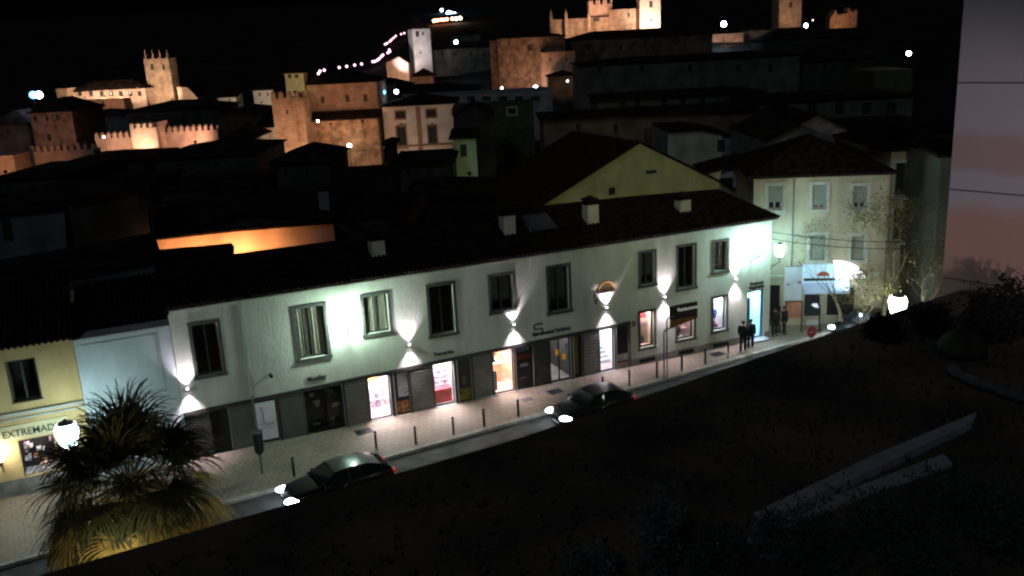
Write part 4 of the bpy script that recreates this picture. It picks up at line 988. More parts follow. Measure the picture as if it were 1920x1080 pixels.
# ---------------------------------------------------------------- generic masonry house seen at a distance
def house(label, px0, px1, pyt, Y, mat, depth=10, roof='hip', rh=2.0, wins=(), a=0, name='house', cat='building', group=None, rmat=None, zb=None,
          wmat=None, over=.4, fr=None, y=0, x01=None, sur=None, merlon=(1.0, .55, .9), pyb=None):
    rmat = rmat or tile_far
    if fr is None:
        q = at_y((px0+px1)/2, pyt, Y); fr = Fr((q.x, q.y, 0), a)
    else: fr = fr.sub(0, y)
    x0 = fr.hit(px0, pyt)[0]; x1 = fr.hit(px1, pyt)[0]; zt = fr.hit((px0+px1)/2, pyt)[1]
    if pyb: x0 = (x0+fr.hit(px0, pyb)[0])/2 if False else x0
    base = zb if zb is not None else min(T(fr.o.x, fr.o.y), T(fr.W(0, depth).x, fr.W(0, depth).y))-.3
    t = thing(name, label, cat, (fr.o.x, fr.o.y, base), fr.a, group)
    zt -= base; hs = []
    for wq in wins:
        a0, z1 = fr.hit(wq[0], wq[2]); b0_, z0 = fr.hit(wq[1], wq[3]); hs.append([a0, b0_, z0-base, z1-base])
    mb = MB().holes(x0, x1, 0, zt, hs, .3); mb.box(x0, x1, 0, depth, 0, zt, skip=('front', 'top'))
    if roof in ('flat', 'merlon'): mb.add([(x0, 0, zt-.01), (x1, 0, zt-.01), (x1, depth, zt-.01), (x0, depth, zt-.01)], [(0, 1, 2, 3)])
    mb.build('wall', mat, t)
    for h in hs:
        wn = MB(); s = .1*(1+Y/200) if fr else .1
        f_ = .06+.0006*Y
        wn.box(h[0]+.002, h[0]+f_, .12, .2, h[2], h[3]).box(h[1]-f_, h[1]-.002, .12, .2, h[2], h[3]).box(h[0]+f_, h[1]-f_, .12, .2, h[3]-f_, h[3]).box(h[0]+f_, h[1]-f_, .12, .2, h[2], h[2]+f_)
        wn.box((h[0]+h[1])/2-f_*.4, (h[0]+h[1])/2+f_*.4, .13, .19, h[2]+f_, h[3]-f_)
        w_ = wn.build('window', wmat or dark_clad, t)
        MB().box(h[0]+.003, h[1]-.003, .22, .28, h[2]+.003, h[3]-.003).build('pane', glass_dark, w_)
        if sur:
            MB().box(h[0]-.2, h[0]-.005, -.06, -.004, h[2]-.2, h[3]+.2).box(h[1]+.005, h[1]+.2, -.06, -.004, h[2]-.2, h[3]+.2).box(h[0], h[1], -.06, -.004, h[3]+.005, h[3]+.2).box(h[0], h[1], -.08, -.004, h[2]-.2, h[2]-.005).build('window_surround', sur, w_)
    if isinstance(rh, tuple): rh = max(.3, fr.hit((px0+px1)/2, rh[1], depth/2)[1]-zt-base)
    if roof == 'hip':
        w_ = x1-x0+2*over; d = depth+2*over; r = min(w_, d)/2; z = zt
        if w_ >= d: A, B = (x0-over+r, depth/2), (x1+over-r, depth/2)
        else: A, B = ((x0+x1)/2, -over+r), ((x0+x1)/2, depth+over-r)
        vs = [(x0-over, -over, z), (x1+over, -over, z), (x1+over, depth+over, z), (x0-over, depth+over, z), (A[0], A[1], z+rh), (B[0], B[1], z+rh)]
        fs = [(0, 1, 5, 4), (1, 2, 5), (2, 3, 4, 5), (3, 0, 4)] if w_ >= d else [(0, 1, 4), (1, 2, 5, 4), (2, 3, 5), (3, 0, 4, 5)]
        vs += [(v[0], v[1], z-.15) for v in vs[:4]]; fs += [(0, 6, 7, 1), (1, 7, 8, 2), (2, 8, 9, 3), (3, 9, 6, 0), (9, 8, 7, 6)]
        MB().add(vs, fs).build('roof', rmat, t)
    if roof == 'shed':
        MB().add([(x0-over, -over, zt-.1), (x1+over, -over, zt-.1), (x1+over, depth, zt+rh), (x0-over, depth, zt+rh), (x0-over, -over, zt+.08), (x1+over, -over, zt+.08), (x1+over, depth, zt+rh+.15), (x0-over, depth, zt+rh+.15)],
                 [(3, 2, 1, 0), (4, 5, 6, 7), (0, 1, 5, 4), (1, 2, 6, 5), (3, 0, 4, 7)]).build('roof', rmat, t)
        MB().box(x0, x1, depth-.3, depth, zt, zt+rh).build('back_wall', mat, t)
    if roof == 'merlon':
        mw, gp_, mh = merlon; mm = MB().box(x0-.03, x1+.03, -.03, .63, zt-.25, zt+.02); x = x0
        while x + mw <= x1+.01: mm.box(x, x+mw, 0, .6, zt, zt+mh); mm.add([(x, 0, zt+mh), (x+mw, 0, zt+mh), (x+mw, .6, zt+mh), (x, .6, zt+mh), (x+mw/2, .3, zt+mh+.35)], [(0, 1, 4), (1, 2, 4), (2, 3, 4), (3, 0, 4)]); x += mw+gp_
        mm.box(x0-.03, x0+.62, .64, depth, zt-.25, zt+.02).box(x1-.62, x1+.03, .64, depth, zt-.25, zt+.02); yy = .7
        while yy + mw <= depth: mm.box(x0, x0+.6, yy, yy+mw, zt, zt+mh).box(x1-.6, x1, yy, yy+mw, zt, zt+mh); yy += mw+gp_
        mm.build('battlements', mat, t)
    t['_x'] = 0; del t['_x']
    t_fr = Fr((fr.o.x, fr.o.y, 0), fr.a)
    return t, t_fr, (x0, x1, zt+base, base)
def flood(label, px, py, Y, tpx, tpy, tY, power, col=(1, .55, .28), cone=95, s=.18, vis=True, es=12, fixed=None, group='floodlights of the old town'):
    p = at_y(px, py, Y); q = at_y(tpx, tpy, tY); p.z = max(p.z, T(p.x, p.y)+.6)
    t = thing('floodlight', label, 'floodlight', p, 0, group)
    d = (q-p).normalized(); b_ = Vector((0, 0, 0))
    MB().cyl(d*-.22, d*.0, s*1.0, s*1.25, 8).build('lamp_housing', black_metal, t)
    MB().cyl(d*.002, d*.02, s*1.1, n=10).build('lens', emat('flood_lens_%d' % int(col[2]*100), col, es), t)
    zz = T(p.x, p.y)-p.z
    MB().cyl((0, 0, -.2), (0, 0, max(zz, -14)), .03, n=5).build('post', black_metal, t)
    light('SPOT', t, d*.3, power, col, d*5, size=.3, cone=cone, blend=.8)
    return t
def far_lamp(label, px, py, Y, r, col, es, power=0, group='distant street lamps', zg=None):
    p = at_y(px, py, Y); g = T(p.x, p.y) if zg is None else zg
    t = thing('distant_lamp', label, 'street lamp', (p.x, p.y, min(g, p.z-2)), 0, group)
    h = p.z-min(g, p.z-2)
    MB().ball((0, 0, h), r, 10, 6).build('lamp_globe', gmat('globe_%d_%d_%d' % (es, int(col[0]*100), int(col[2]*100)), col, es), t)
    MB().cyl((0, 0, 0), (0, 0, h-r*.9), .07+r*.05, .04, 6).build('pole', black_metal, t)
    if power: light('POINT', t, (0, 0, h), power, col, size=r)
    return t
OR = (1, .48, .25); PKc = (1, .58, .40); WW = (1, .72, .50)

# ---- neighbours on the left, in line with the white building
yb = thing_f('yellow_building', 'yellow two storey house with a shop sign at the left edge', 'building', F.sub(-15))
YF = F.sub(-15); o_ = 15
xw = [F.hit(10, 675)[0]+o_, F.hit(78, 750)[0]+o_]
r = rect(YF, ((10, 680), (66, 669), (79, 747), (23, 758)))
r2 = [r[0]-3.4, r[1]-3.4, r[2], r[3]]
sw = rect(YF, ((36, 828), (100, 812), (110, 874), (45, 905)))
x1_ = F.hit(147, 700)[0]+o_
MB().holes(0, x1_, 0, 6.45, [inner(r, .02), inner(r2, .02), sw], .25).box(0, x1_, 0, 9, 0, 6.45, skip=('front',)).build('wall', yellow_plaster, yb)
for q in (r, r2): window(yb, q, b=.03, bars=1, proud=.02)
z = F.hit(75, 768)[1]
MB().box(0, x1_, -.16, -.003, z-.02, z+.1).box(0, x1_, -.10, -.003, z-.24, z-.16).build('ledge', nmat('pale_ledge', (.42, .42, .36)), yb)
sx0 = F.hit(4, 815)[0]+o_; zz = F.hit(50, 806)[1]
sg = MB().box(sx0-.6, x1_-.7, -.09, -.004, zz-.32, zz+.32).build('sign_board', nmat('sign_cream', (.55, .48, .28), var=.06), yb)
textmesh('lettering', 'EXTREMADURA', .42, nmat('sign_dark', (.035, .035, .03)), sg, (sx0, -.095, zz-.17), .01).scale = (.92, 1, 1)
MB().box(0, x1_, -.05, -.003, 0, .75).build('plinth', nmat('plinth_stone', (0, 0, 0)), yb)
MB().box(sw[0], sw[1], .251, 1.3, sw[2], sw[3], skip=('front',)).build('showcase', nmat('case_dark', (.06, .05, .05)), yb)
light('AREA', yb, ((sw[0]+sw[1])/2, .6, sw[3]-.05), 9, (1, .8, .8), ((sw[0]+sw[1])/2, .8, sw[2]), sx=.8, sy=.5)
t = thing('window_display', 'small white, orange and pink wares glinting in the shop window of the yellow house', 'goods', YF.W(sw[0], .3, sw[2]), F.a)
MB().box(.03, sw[1]-sw[0]-.03, 0, .5, 0, .12).build('plinth', shop_white, t)
random.seed(12)
for m_, k in ((shop_white, 9), (nmat('pink_goods', (0, 0, 0)), 8), (orange_p, 4)):
    b_ = MB()
    for i in range(k):
        x = .08+random.random()*(sw[1]-sw[0]-.3); zq = .15+random.random()*(sw[3]-sw[2]-.5); b_.box(x, x+.09, .1, .4, zq, zq+.1)
    tag(b_.build('wares', m_, t), kind='stuff')
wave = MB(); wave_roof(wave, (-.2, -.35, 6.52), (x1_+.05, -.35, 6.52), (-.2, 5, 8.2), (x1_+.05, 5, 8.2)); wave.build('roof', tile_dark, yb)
lantern(126, 814, F, -2.3, 'glaring street lantern on the yellow house, half behind the palm', 230, .45, wall_len=2.3, col=(.66, .95, 1), group=LG, estr=7)
lantern(-3, 853, F, -.5, 'street lantern at the left edge beside the EXTREMADURA sign', 25, .22, wall_len=.5, col=(1, .97, .85), group=LG, estr=14)
# low white building between
WF = F.sub(x1_-15+.02); xr = -1.1-(x1_-15)-.04
wb = thing_f('white_annex', 'plain pale blue-white walled house between the yellow one and the long building', 'building', WF)
MB().box(0, xr, .02, 9, 0, 6.30).build('wall', pale_plaster, wb)
MB().box(0, xr, -.04, 9, 6.302, 6.36).build('coping', nmat('coping_pale', (.5, .52, .52)), wb)
MB().box(.3, xr-.5, -.006, .018, 6.05, 6.08).box(xr-.55, xr-.5, -.006, .018, 3.6, 6.05).box(.1, xr-.3, -.006, .018, 3.5, 3.54).build('panel_moulding', nmat('moulding', (.35, .38, .38)), wb)
rf_ = MB(); wave_roof(rf_, (0, 1.0, 6.4), (xr, 1.0, 6.4), (0, 7, 7.2), (xr, 7, 7.2)); rf_.build('roof', tile_dark, wb)

def polyhouse(label, pts, fr, y, depth, mat, name='house', roofm=None, ov=.3, group=None, cat='building', rooffrom=None, zb=0, wins=(), thick=.14):
    """gable or stepped wall whose outline (pixels, left to right along its top) stands at depth y of frame fr"""
    f2 = fr.sub(0, y); P_ = [f2.hit(*p) for p in pts]; x0 = P_[0][0]
    t = thing(name, label, cat, (f2.W(x0, 0).x, f2.W(x0, 0).y, zb), f2.a, group)
    Q = [(x-x0, z-zb) for x, z in P_]
    MB().extrude([(Q[0][0], 0)] + Q + [(Q[-1][0], 0)], 0, depth).build('wall', mat, t)
    mb = MB()
    for (a, za), (b_, zb_) in zip(Q[:-1], Q[1:]):
        if abs(b_-a) < .05: continue
        mb.add([(a, -ov, za+.02), (b_, -ov, zb_+.02), (b_, depth+ov, zb_+.02), (a, depth+ov, za+.02), (a, -ov, za+thick), (b_, -ov, zb_+thick), (b_, depth+ov, zb_+thick), (a, depth+ov, za+thick)],
               [(3, 2, 1, 0), (4, 5, 6, 7), (0, 1, 5, 4), (2, 3, 7, 6), (1, 2, 6, 5), (3, 0, 4, 7)])
    mb.build('roof', roofm or tile_far, t)
    for wq in wins:
        a0, z1 = f2.hit(wq[0], wq[2]); b0_, z0 = f2.hit(wq[1], wq[3])
        w_ = MB().box(a0-x0, b0_-x0, -.05, -.004, z0-zb, z1-zb).build('window', wq[4] if len(wq) > 4 else dark_clad, t)
        MB().box(a0-x0+.06, b0_-x0-.06, -.056, -.051, z0-zb+.06, z1-zb-.06).build('pane', glass_dark, w_)
    return t, f2, x0
# yellow-green gable house behind the roof
G_, gf, gx = polyhouse('large yellowish gable wall rising behind the right half of the white building', [(988, 402), (1197, 268), (1358, 347), (1440, 392)], F, 10, 9, olive_plaster, name='gable_house', wins=[(1141, 1153, 352, 364), (1210, 1231, 319, 325, nmat('vent_grey', (.3, .3, .25)))], roofm=tile_dark)
# white shed piece between gable and cream house
polyhouse('bright white lean-to wall with a small window between the gable and the cream house', [(1322, 327), (1408, 304), (1418, 306), (1440, 420)], Fr(G0(1400, 380, 62), 0), 0, 4, white_plaster, name='white_lean_to', wins=[(1349, 1374, 334, 348)], zb=-.2)
# cream house
CF_Y = 52.0
shw = [(1440, 1466, 349, 393), (1524, 1548, 347, 391), (1600, 1624, 349, 391), (1520, 1545, 441, 487), (1597, 1620, 443, 487)]
ct, cf, cb = house('cream three storey house with roller shutters and a corner shop', 1414, 1669, 325, CF_Y, cream_plaster, 8, 'hip', ('px', 250), shw, name='cream_house', zb=-.15, wmat=alu, sur=nmat('pale_surround', (.52, .54, .46)), rmat=tile_dark, a=R(-7))
for i, wq in enumerate(shw):
    a0, z1 = cf.hit(wq[0], wq[2]); b0_, z0 = cf.hit(wq[1], wq[3]); fr0 = [1, .86, .74, 1, 1][i] if i != 0 else .68
    MB().box(a0+.05, b0_-.05, .05, .10, z1-(z1-z0)*fr0+.15, z1+.13).build('roller_shutter', shutter_mat, ct)
a0, z1 = cf.hit(1489, 330); MB().cyl((a0, -.06, z1), (a0, -.06, 2.6), .045, n=8).build('drainpipe', grey_metal, ct)
MB().box(cb[0], cb[1], -.05, -.003, 3.15, 3.3).build('string_course', nmat('pale_surround', (0, 0, 0)), ct)
def cbox(px0, py0, px1, py1, y0, y1, mat, nm, parent=ct):
    a, zt_ = cf.hit(px0, py0, y0); b_, zb_ = cf.hit(px1, py1, y0)
    return MB().box(a, b_, y0, y1, zb_+.15, zt_+.15).build(nm, mat, parent)
s1 = cbox(1510, 540, 1536, 592, -.06, -.005, glass_dark, 'shop_window'); 
cbox(1440, 535, 1460, 625, -.05, -.004, nmat('panel_black', (0, 0, 0)), 'dark_shop_door')
cbox(1512, 601, 1534, 618, -.05, -.004, pale_plaster, 'white_stall_riser')
cbox(1552, 540, 1600, 590, -.06, -.004, inside_dark, 'shop_window')
# shop awning with a glowing dome end
x0, z0 = cf.hit(1508, 520, -.9); x1, _ = cf.hit(1592, 520, -.9)
t = thing('shop_sign', 'white lit shop fascia with a red half-disc logo on the cream house', 'sign', cf.W(x0, 0), cf.a)
xe, zt_ = cf.hit(1592, 493, -.05); zb_ = cf.hit(1550, 528, -.05)[1]
MB().box(0, xe-x0, -.25, -.06, zb_, zt_).build('sign_box', emat('sign_glow', (.55, .85, 1), .55), t)
xc, zc = cf.hit(1544, 518, -.3); rr = .36
MB().extrude([(xc-x0+rr*math.cos(math.pi*i/14), zc+rr*.8*math.sin(math.pi*i/14)) for i in range(15)], -.3, -.26).build('half_disc_logo', nmat('logo_red', (.35, .07, .05)), t)
MB().box(.1, xe-x0-.1, -.29, -.255, zc-.28, zc-.12).build('sign_bar', nmat('sign_dark', (0, 0, 0)), t)
MB().add([(0, -.26, zb_-.0), (xe-x0, -.26, zb_), (xe-x0-.1, -.95, zb_-.35), (0, -.95, zb_-.35), (0, -.95, zb_-.5), (xe-x0-.1, -.95, zb_-.5)], [(0, 1, 2, 3), (3, 2, 5, 4)]).build('awning', emat('awning_glow', (.55, .75, 1), .22), t)
x2, z2 = cf.hit(1564, 514, -.6); x3, z3 = cf.hit(1622, 520, -.6); zt2 = cf.hit(1575, 492, -.6)[1]
t = thing('dome_awning', 'brilliant white quarter-dome awning lit from inside at the end of the shop fascia', 'awning', cf.W(x2, 0), cf.a)
W2 = x3-x2; vs = []; nn_ = 10
for j in range(6):
    ph = j/5*math.pi/2
    for i in range(nn_+1):
        th = i/nn_*math.pi/2*1.0
        vs.append((W2*math.sin(th), -.05-.9*math.sin(ph)*math.cos(th*.6), z3+(zt2-z3)*math.cos(th)*math.cos(ph)+0.0))
MB().add(vs, [(j*(nn_+1)+i, j*(nn_+1)+i+1, (j+1)*(nn_+1)+i+1, (j+1)*(nn_+1)+i) for j in range(5) for i in range(nn_)]).build('awning_cloth', emat('dome_glow', (1, .97, 1), 1.6), t)
MB().tube([(0, -.98, z3), (W2, -.05, z3)], .03).build('awning_rail', alu, t)
light('POINT', t, (W2*.4, -.6, z3-.15), 45, (.7, .9, 1), size=.1)
# hanging banner, notice board
x0, z0 = cf.hit(1470, 563, -1.2); x1, z1 = cf.hit(1505, 500, -1.2)
t = thing('hanging_banner', 'pale grey banner with small purple marks hanging beside the corner shop', 'banner', cf.W(x0, -1.2), cf.a)
MB().box(0, x1-x0, 0, .03, z0, z1).build('cloth', nmat('banner_cloth', (.50, .52, .56), var=.08), t)
MB().box(.12, .3, -.012, -.001, z0+.9, z0+1.02).box(.75, .95, -.012, -.001, z0+1.0, z0+1.15).build('printed_mark', nmat('purple_p', (.25, .12, .3)), t)
MB().tube([(0, .015, z1+.03), (x1-x0, .015, z1+.03), (x1-x0, 1.2, z1+.03)], .025).build('banner_rod', grey_metal, t)
x0, z0 = cf.hit(1473, 597, -1.4); x1, z1 = cf.hit(1504, 566, -1.4)
t = thing('notice_board', 'orange-brown notice board on dark legs in front of the corner shop', 'notice board', cf.W(x0, -1.4), cf.a)
MB().box(.03, x1-x0-.03, 0, .05, z0, z1).build('board', nmat('board_rust', (.40, .17, .10), var=.15), t)
MB().box(-.03, .028, -.01, .06, 0, z1+.05).box(x1-x0-.028, x1-x0+.03, -.01, .06, 0, z1+.05).box(.03, x1-x0-.03, -.01, .06, z1+.002, z1+.05).build('leg_frame', black_metal, t)
for px, l in ((1462, 'left'), (1537, 'right')):
    x0, z0 = cf.hit(px, 590, -1.3)
    t = thing('cafe_post', 'slim dark post %s of the orange-brown notice board' % l, 'post', cf.W(x0, -1.3), cf.a, 'posts outside the corner shop')
    MB().cyl((0, 0, 0), (0, 0, 1.6), .05).lathe([(.14, 0), (.14, .04)], 12, (0, 0, .002)).build('post_body', black_metal, t)
# right-hand corner house with balconies
bw = [(1680, 1711, 306, 364), (1676, 1706, 391, 447), (1748, 1764, 320, 365), (1745, 1762, 410, 450)]
rt, rf2, rb = house('dim cream corner house with two balconied windows left of the pink wall', 1672, 1790, 276, 55, cream_plaster, 12, 'hip', ('px', 243), bw, name='corner_house', zb=-.15, sur=nmat('pale_surround', (0, 0, 0)), rmat=tile_dark)
for wq in bw[:2]:
    a0, z0 = rf2.hit(wq[0]-6, wq[3]+3); b0_, _ = rf2.hit(wq[1]+6, wq[3]); bc = MB().box(a0, b0_, -.7, -.004, z0, z0+.1)
    bo = bc.build('balcony', nmat('pale_surround', (0, 0, 0)), rt); rl = MB().box(a0, b0_, -.7, -.67, z0+1.0, z0+1.04)
    for k in range(14): x = a0+(b0_-a0)*k/13; rl.box(x-.01, x+.01, -.695, -.675, z0+.1, z0+1.0)
    rl.build('balcony_railing', black_metal, bo)
house('narrow paler house end squeezed between the corner house and the pink wall', 1766, 1800, 290, 50.5, dim_plaster, 8, 'shed', 1, (), name='narrow_house', zb=-.15)
# ---- street trees at the square
def tree(label, base, h, seed, spread, leafm, nleaf, barkm, name='street_tree', lean=(0, 0), group=None, first=.35, ls=.06):
    rnd = random.Random(seed); t = thing(name, label, 'tree', base, 0, group); tk = MB(); br = MB(); lf = MB()
    tips = []
    def grow(p, d, ln, r, lv, mb):
        pts = [p.copy()]; rs = [r]
        for k in range(4):
            d = (d+Vector((rnd.uniform(-.22, .22), rnd.uniform(-.22, .22), rnd.uniform(-.05, .15)))).normalized(); p = p+d*ln/4; pts.append(p.copy()); rs.append(r*(1-.16*(k+1)))
        mb.tube(pts, rs, 6 if lv < 2 else 4)
        if lv >= 2: tips.extend(pts[1:])
        if lv < 5:
            for i in range(4 if lv in (1, 2) else 3 if lv else 5):
                a = rnd.uniform(0, 6.28); s_ = spread*(1 if lv else .9)
                nd = (d+Vector((math.cos(a)*s_, math.sin(a)*s_, rnd.uniform(-.15, .35)))).normalized()
                grow(pts[-1] if i else pts[3], nd, ln*rnd.uniform(.62, .82), rs[-1]*.68, lv+1, br)
    grow(Vector((0, 0, 0)), Vector((lean[0], lean[1], 1)).normalized(), h*first, h*.022, 0, tk)
    tk.build('trunk', barkm, t); br.build('branches', barkm, t)
    for i in range(nleaf):
        c_ = rnd.choice(tips)+Vector((rnd.gauss(0, .08), rnd.gauss(0, .08), rnd.gauss(0, .08)))
        t1 = Vector((rnd.uniform(-1, 1), rnd.uniform(-1, 1), rnd.uniform(-1, 1))).normalized(); t2 = t1.orthogonal().normalized(); s_ = ls*rnd.uniform(.6, 1.4)
        lf.add([c_-t1*s_, c_+t2*s_*.5, c_+t1*s_, c_-t2*s_*.5], [(0, 1, 2, 3)])
    if nleaf: lf.build('leaves', leafm, t)
    return t
bark = nmat('tree_bark', (.24, .20, .12), var=.3, scale=4); yleaf = nmat('yellow_leaves', (.27, .25, .09), var=.4, scale=3)
q = at_y(1578, 640, 50); tree('slim street tree in front of the shop fascia of the cream house', (q.x, q.y, 0), 6.6, 3, .5, yleaf, 500, bark, group='street trees at the square', ls=.05)
q = at_y(1660, 640, 49); tree('spreading half-bare tree just left of the bright street lamp', (q.x, q.y, 0), 8.6, 8, .62, yleaf, 1500, bark, group='street trees at the square', ls=.07)
q = at_y(1722, 640, 46.5); tree('half-bare tree between the bright street lamp and the pink wall', (q.x, q.y, 0), 6.4, 14, .7, yleaf, 1200, bark, group='street trees at the square', ls=.055)
q = at_y(1620, 640, 47.5); tree('low bushy tree over the third car beside the bright lamp', (q.x, q.y, 0), 4.8, 21, .8, yleaf, 1500, bark, group='street trees at the square', ls=.055)
lf_ = Fr(G0(1683, 572, 45), 0); lantern(1683, 572, lf_, 0, 'glaring white street lamp among the bare branches at the right', 210, .46, pole=True, col=(.88, 1, .93), group=LG, estr=12)
# overhead cables
def cable(label, a, b_, sag):
    o = thing('overhead_cable', label, 'cable', a, 0, 'cables across the square'); pts = [(Vector(b_)-Vector(a))*k/14 + Vector((0, 0, -sag*4*(k/14)*(1-k/14))) for k in range(15)]
    MB().tube(pts, .02, 5).build('cable_line', black_metal, o)
ca = F.W(L, 0, 6.3)
cable('upper dark cable from the corner of the white building across the square', ca, at_y(1772, 452, 44), .25)
cable('lower dark cable from the corner of the white building across the square', F.W(L, 0, 5.9), at_y(1772, 462, 44), .3)

# ---- near back buildings on the left, mostly dark
polyhouse('dim grey house wall rising behind the yellow and pale houses', [(-60, 552), (0, 541), (303, 484), (312, 600)], F, 9.5, 7, nmat('dim_grey', (.12, .12, .12), var=.3, scale=.5), zb=0)
polyhouse('bluish dim wall high at the left edge', [(-60, 412), (0, 401), (122, 388), (126, 470)], F, 24, 10, nmat('dim_blue', (.16, .20, .23), var=.25, scale=.5), zb=0, wins=[(0, 25, 412, 450)])
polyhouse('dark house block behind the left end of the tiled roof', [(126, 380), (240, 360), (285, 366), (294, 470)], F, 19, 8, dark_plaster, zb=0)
polyhouse('black flat-roofed block standing in front of the glowing orange wall', [(283, 479), (438, 465), (440, 505)], F, 12.0, .5, nmat('black_wall', (.02, .018, .015)), zb=0)
polyhouse('black screen block added before the lit left side of the gable house', [(775, 425), (800, 372), (880, 366), (975, 384), (988, 400)], F, 9.6, .9, nmat('black_wall', (0, 0, 0)), zb=0)  # added black block hides the gable house's lit side wall
# the orange wall
ow, of_, ox = polyhouse('long wall glowing orange under a street lamp behind the tiled roof', [(291, 450), (440, 434), (625, 419)], F, 19, .5, orange_plaster, name='orange_wall', cat='wall', zb=0, ov=.25)
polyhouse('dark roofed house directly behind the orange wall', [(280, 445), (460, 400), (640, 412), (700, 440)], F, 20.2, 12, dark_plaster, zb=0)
for (px, pw_, l) in ((455, 900, 'sodium lamp hidden behind the black block, lighting the orange wall'), (350, 330, 'second sodium lamp lighting the left of the orange wall')):
    x, z = F.hit(px, 482, 16.8); t = thing('alley_lamp', l, 'street lamp', F.W(x, 16.8), F.a, 'sodium lamps in the alley')
    MB().ball((0, 0, z-.6), .14, 10, 6).build('lamp_globe', gmat('sodium_glass', (1, .5, .15), 20), t); MB().cyl((0, 0, 0), (0, 0, z-.75), .05).build('pole', black_metal, t)
    light('SPOT', t, (0, .2, z-.6), pw_*.9, (1, .44, .17), (0, 3, z-.2), size=.12, cone=(150 if px > 400 else 120), blend=.5)
DK = [('dark pyramid-roofed house in front of the palace foot', 505, 618, 303, 100, 12, 271), ('dark house below the lit right part of the city wall', 288, 480, 291, 105, 14, 264),
      ('dark roofed house below the left stretch of city wall', 115, 265, 302, 110, 12, 284), ('dark house at the left below the battlements', -20, 112, 332, 95, 14, 313),
      ('low dark house in the middle of the dark roofs', 300, 470, 350, 85, 10, 330), ('black house before the white palace', 735, 846, 306, 95, 12, 289),
      ('narrow dark house between the palace wing and the white palace', 722, 736, 268, 98, 4, 262), ('dark house left of the big gable', 760, 905, 372, 82, 12, 338), ('dark house in front of the green lit wall', 640, 780, 400, 72, 10, 380),
      ('dark block just behind the middle chimneys', 740, 930, 415, 66, 8, 396), ('black roofed house above the orange wall', 440, 620, 385, 72, 10, 360),
      ('dark house at the far left above the bluish wall', 0, 150, 370, 78, 10, 348), ('small dark house behind the bluish wall', 140, 270, 350, 84, 10, 330),
      ('dark roofs filling the gap above the bastion', 236, 412, 204, 165, 12, 188), ('dark roofs between the arcade building and the bastion', 134, 238, 216, 172, 10, 204),
      ('dark house between the city wall and the battlemented tower', 405, 508, 212, 158, 12, 196), ('dark house under the bell tower hill', 640, 900, 172, 190, 14, 158)]
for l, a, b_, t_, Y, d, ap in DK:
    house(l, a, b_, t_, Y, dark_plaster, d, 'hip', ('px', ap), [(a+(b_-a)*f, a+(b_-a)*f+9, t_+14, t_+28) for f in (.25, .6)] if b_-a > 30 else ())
p = F.hit(605, 356, 24); t = thing('chimney_stack', 'lone pale chimney standing among the dark roofs left of centre', 'chimney', F.W(p[0], 24), F.a)
MB().box(-.3, .3, -.3, .3, 0, p[1]).build('stack', grey_plaster, t); MB().box(-.38, .38, -.38, .38, p[1]+.002, p[1]+.12).build('cap', tile_far, t)
# faint strip
house('house with an olive strip of wall under its eave', 622, 738, 361, 84, olive_plaster, 6, 'shed', 1.6, ())

# ---- dim mid-distance buildings, centre and right
house('long dim house with a row of five windows, right of centre', 1425, 1712, 182, 100, dim_plaster, 12, 'hip', ('px', 169), [(x, x+17, 193, 214) for x in (1462, 1515, 1566, 1617, 1663)])
house('long dim house with small windows behind the gable roof', 1018, 1420, 214, 92, brown_plaster, 10, 'hip', ('px', 205), [(x, x+10, 232, 252) for x in (1080, 1150, 1230, 1300, 1370)])
house('dim upper house row with narrow windows behind the long one', 1120, 1430, 178, 112, dim_plaster, 10, 'hip', ('px', 166), [(x, x+11, 186, 203) for x in (1162, 1190, 1240, 1275, 1312, 1358)])
house('dim long building below the hilltop church', 1084, 1500, 110, 150, dim_plaster, 12, 'hip', ('px', 101), [(x, x+8, 122, 136) for x in (1120, 1200, 1290, 1380, 1440)])
house('dim house on the right slope under the far lamp', 1505, 1640, 110, 150, dark_plaster, 12, 'hip', 2.5, [(1540, 1550, 118, 132), (1600, 1610, 118, 132)])
house('dim house with a pale parapet strip at the right', 1640, 1712, 131, 130, nmat('pale_dim', (.10, .11, .05)), 10, 'flat', 1)
house('dark house behind the corner house', 1560, 1800, 244, 72, dark_plaster, 12, 'hip', ('px', 226))
polyhouse('dim grey gable wall with a pale edge behind the cream house', [(1436, 268), (1532, 216), (1664, 282)], Fr(G0(1550, 250, 64), 0), 0, 10, nmat('gable_grey', (.20, .20, .18), var=.2), zb=0)
polyhouse('dim pale house front above the white lean-to', [(1252, 250), (1312, 246), (1372, 256), (1376, 290)], Fr(G0(1310, 260, 78), 0), 0, 8, grey_plaster, zb=0, wins=[(1345, 1358, 262, 284)])
house('dim hillside houses right of the gothic church', 1430, 1560, 72, 260, dark_plaster, 12, 'hip', 3, [(1450, 1455, 80, 88)])

# ---- old town: left group
def m(k): return k
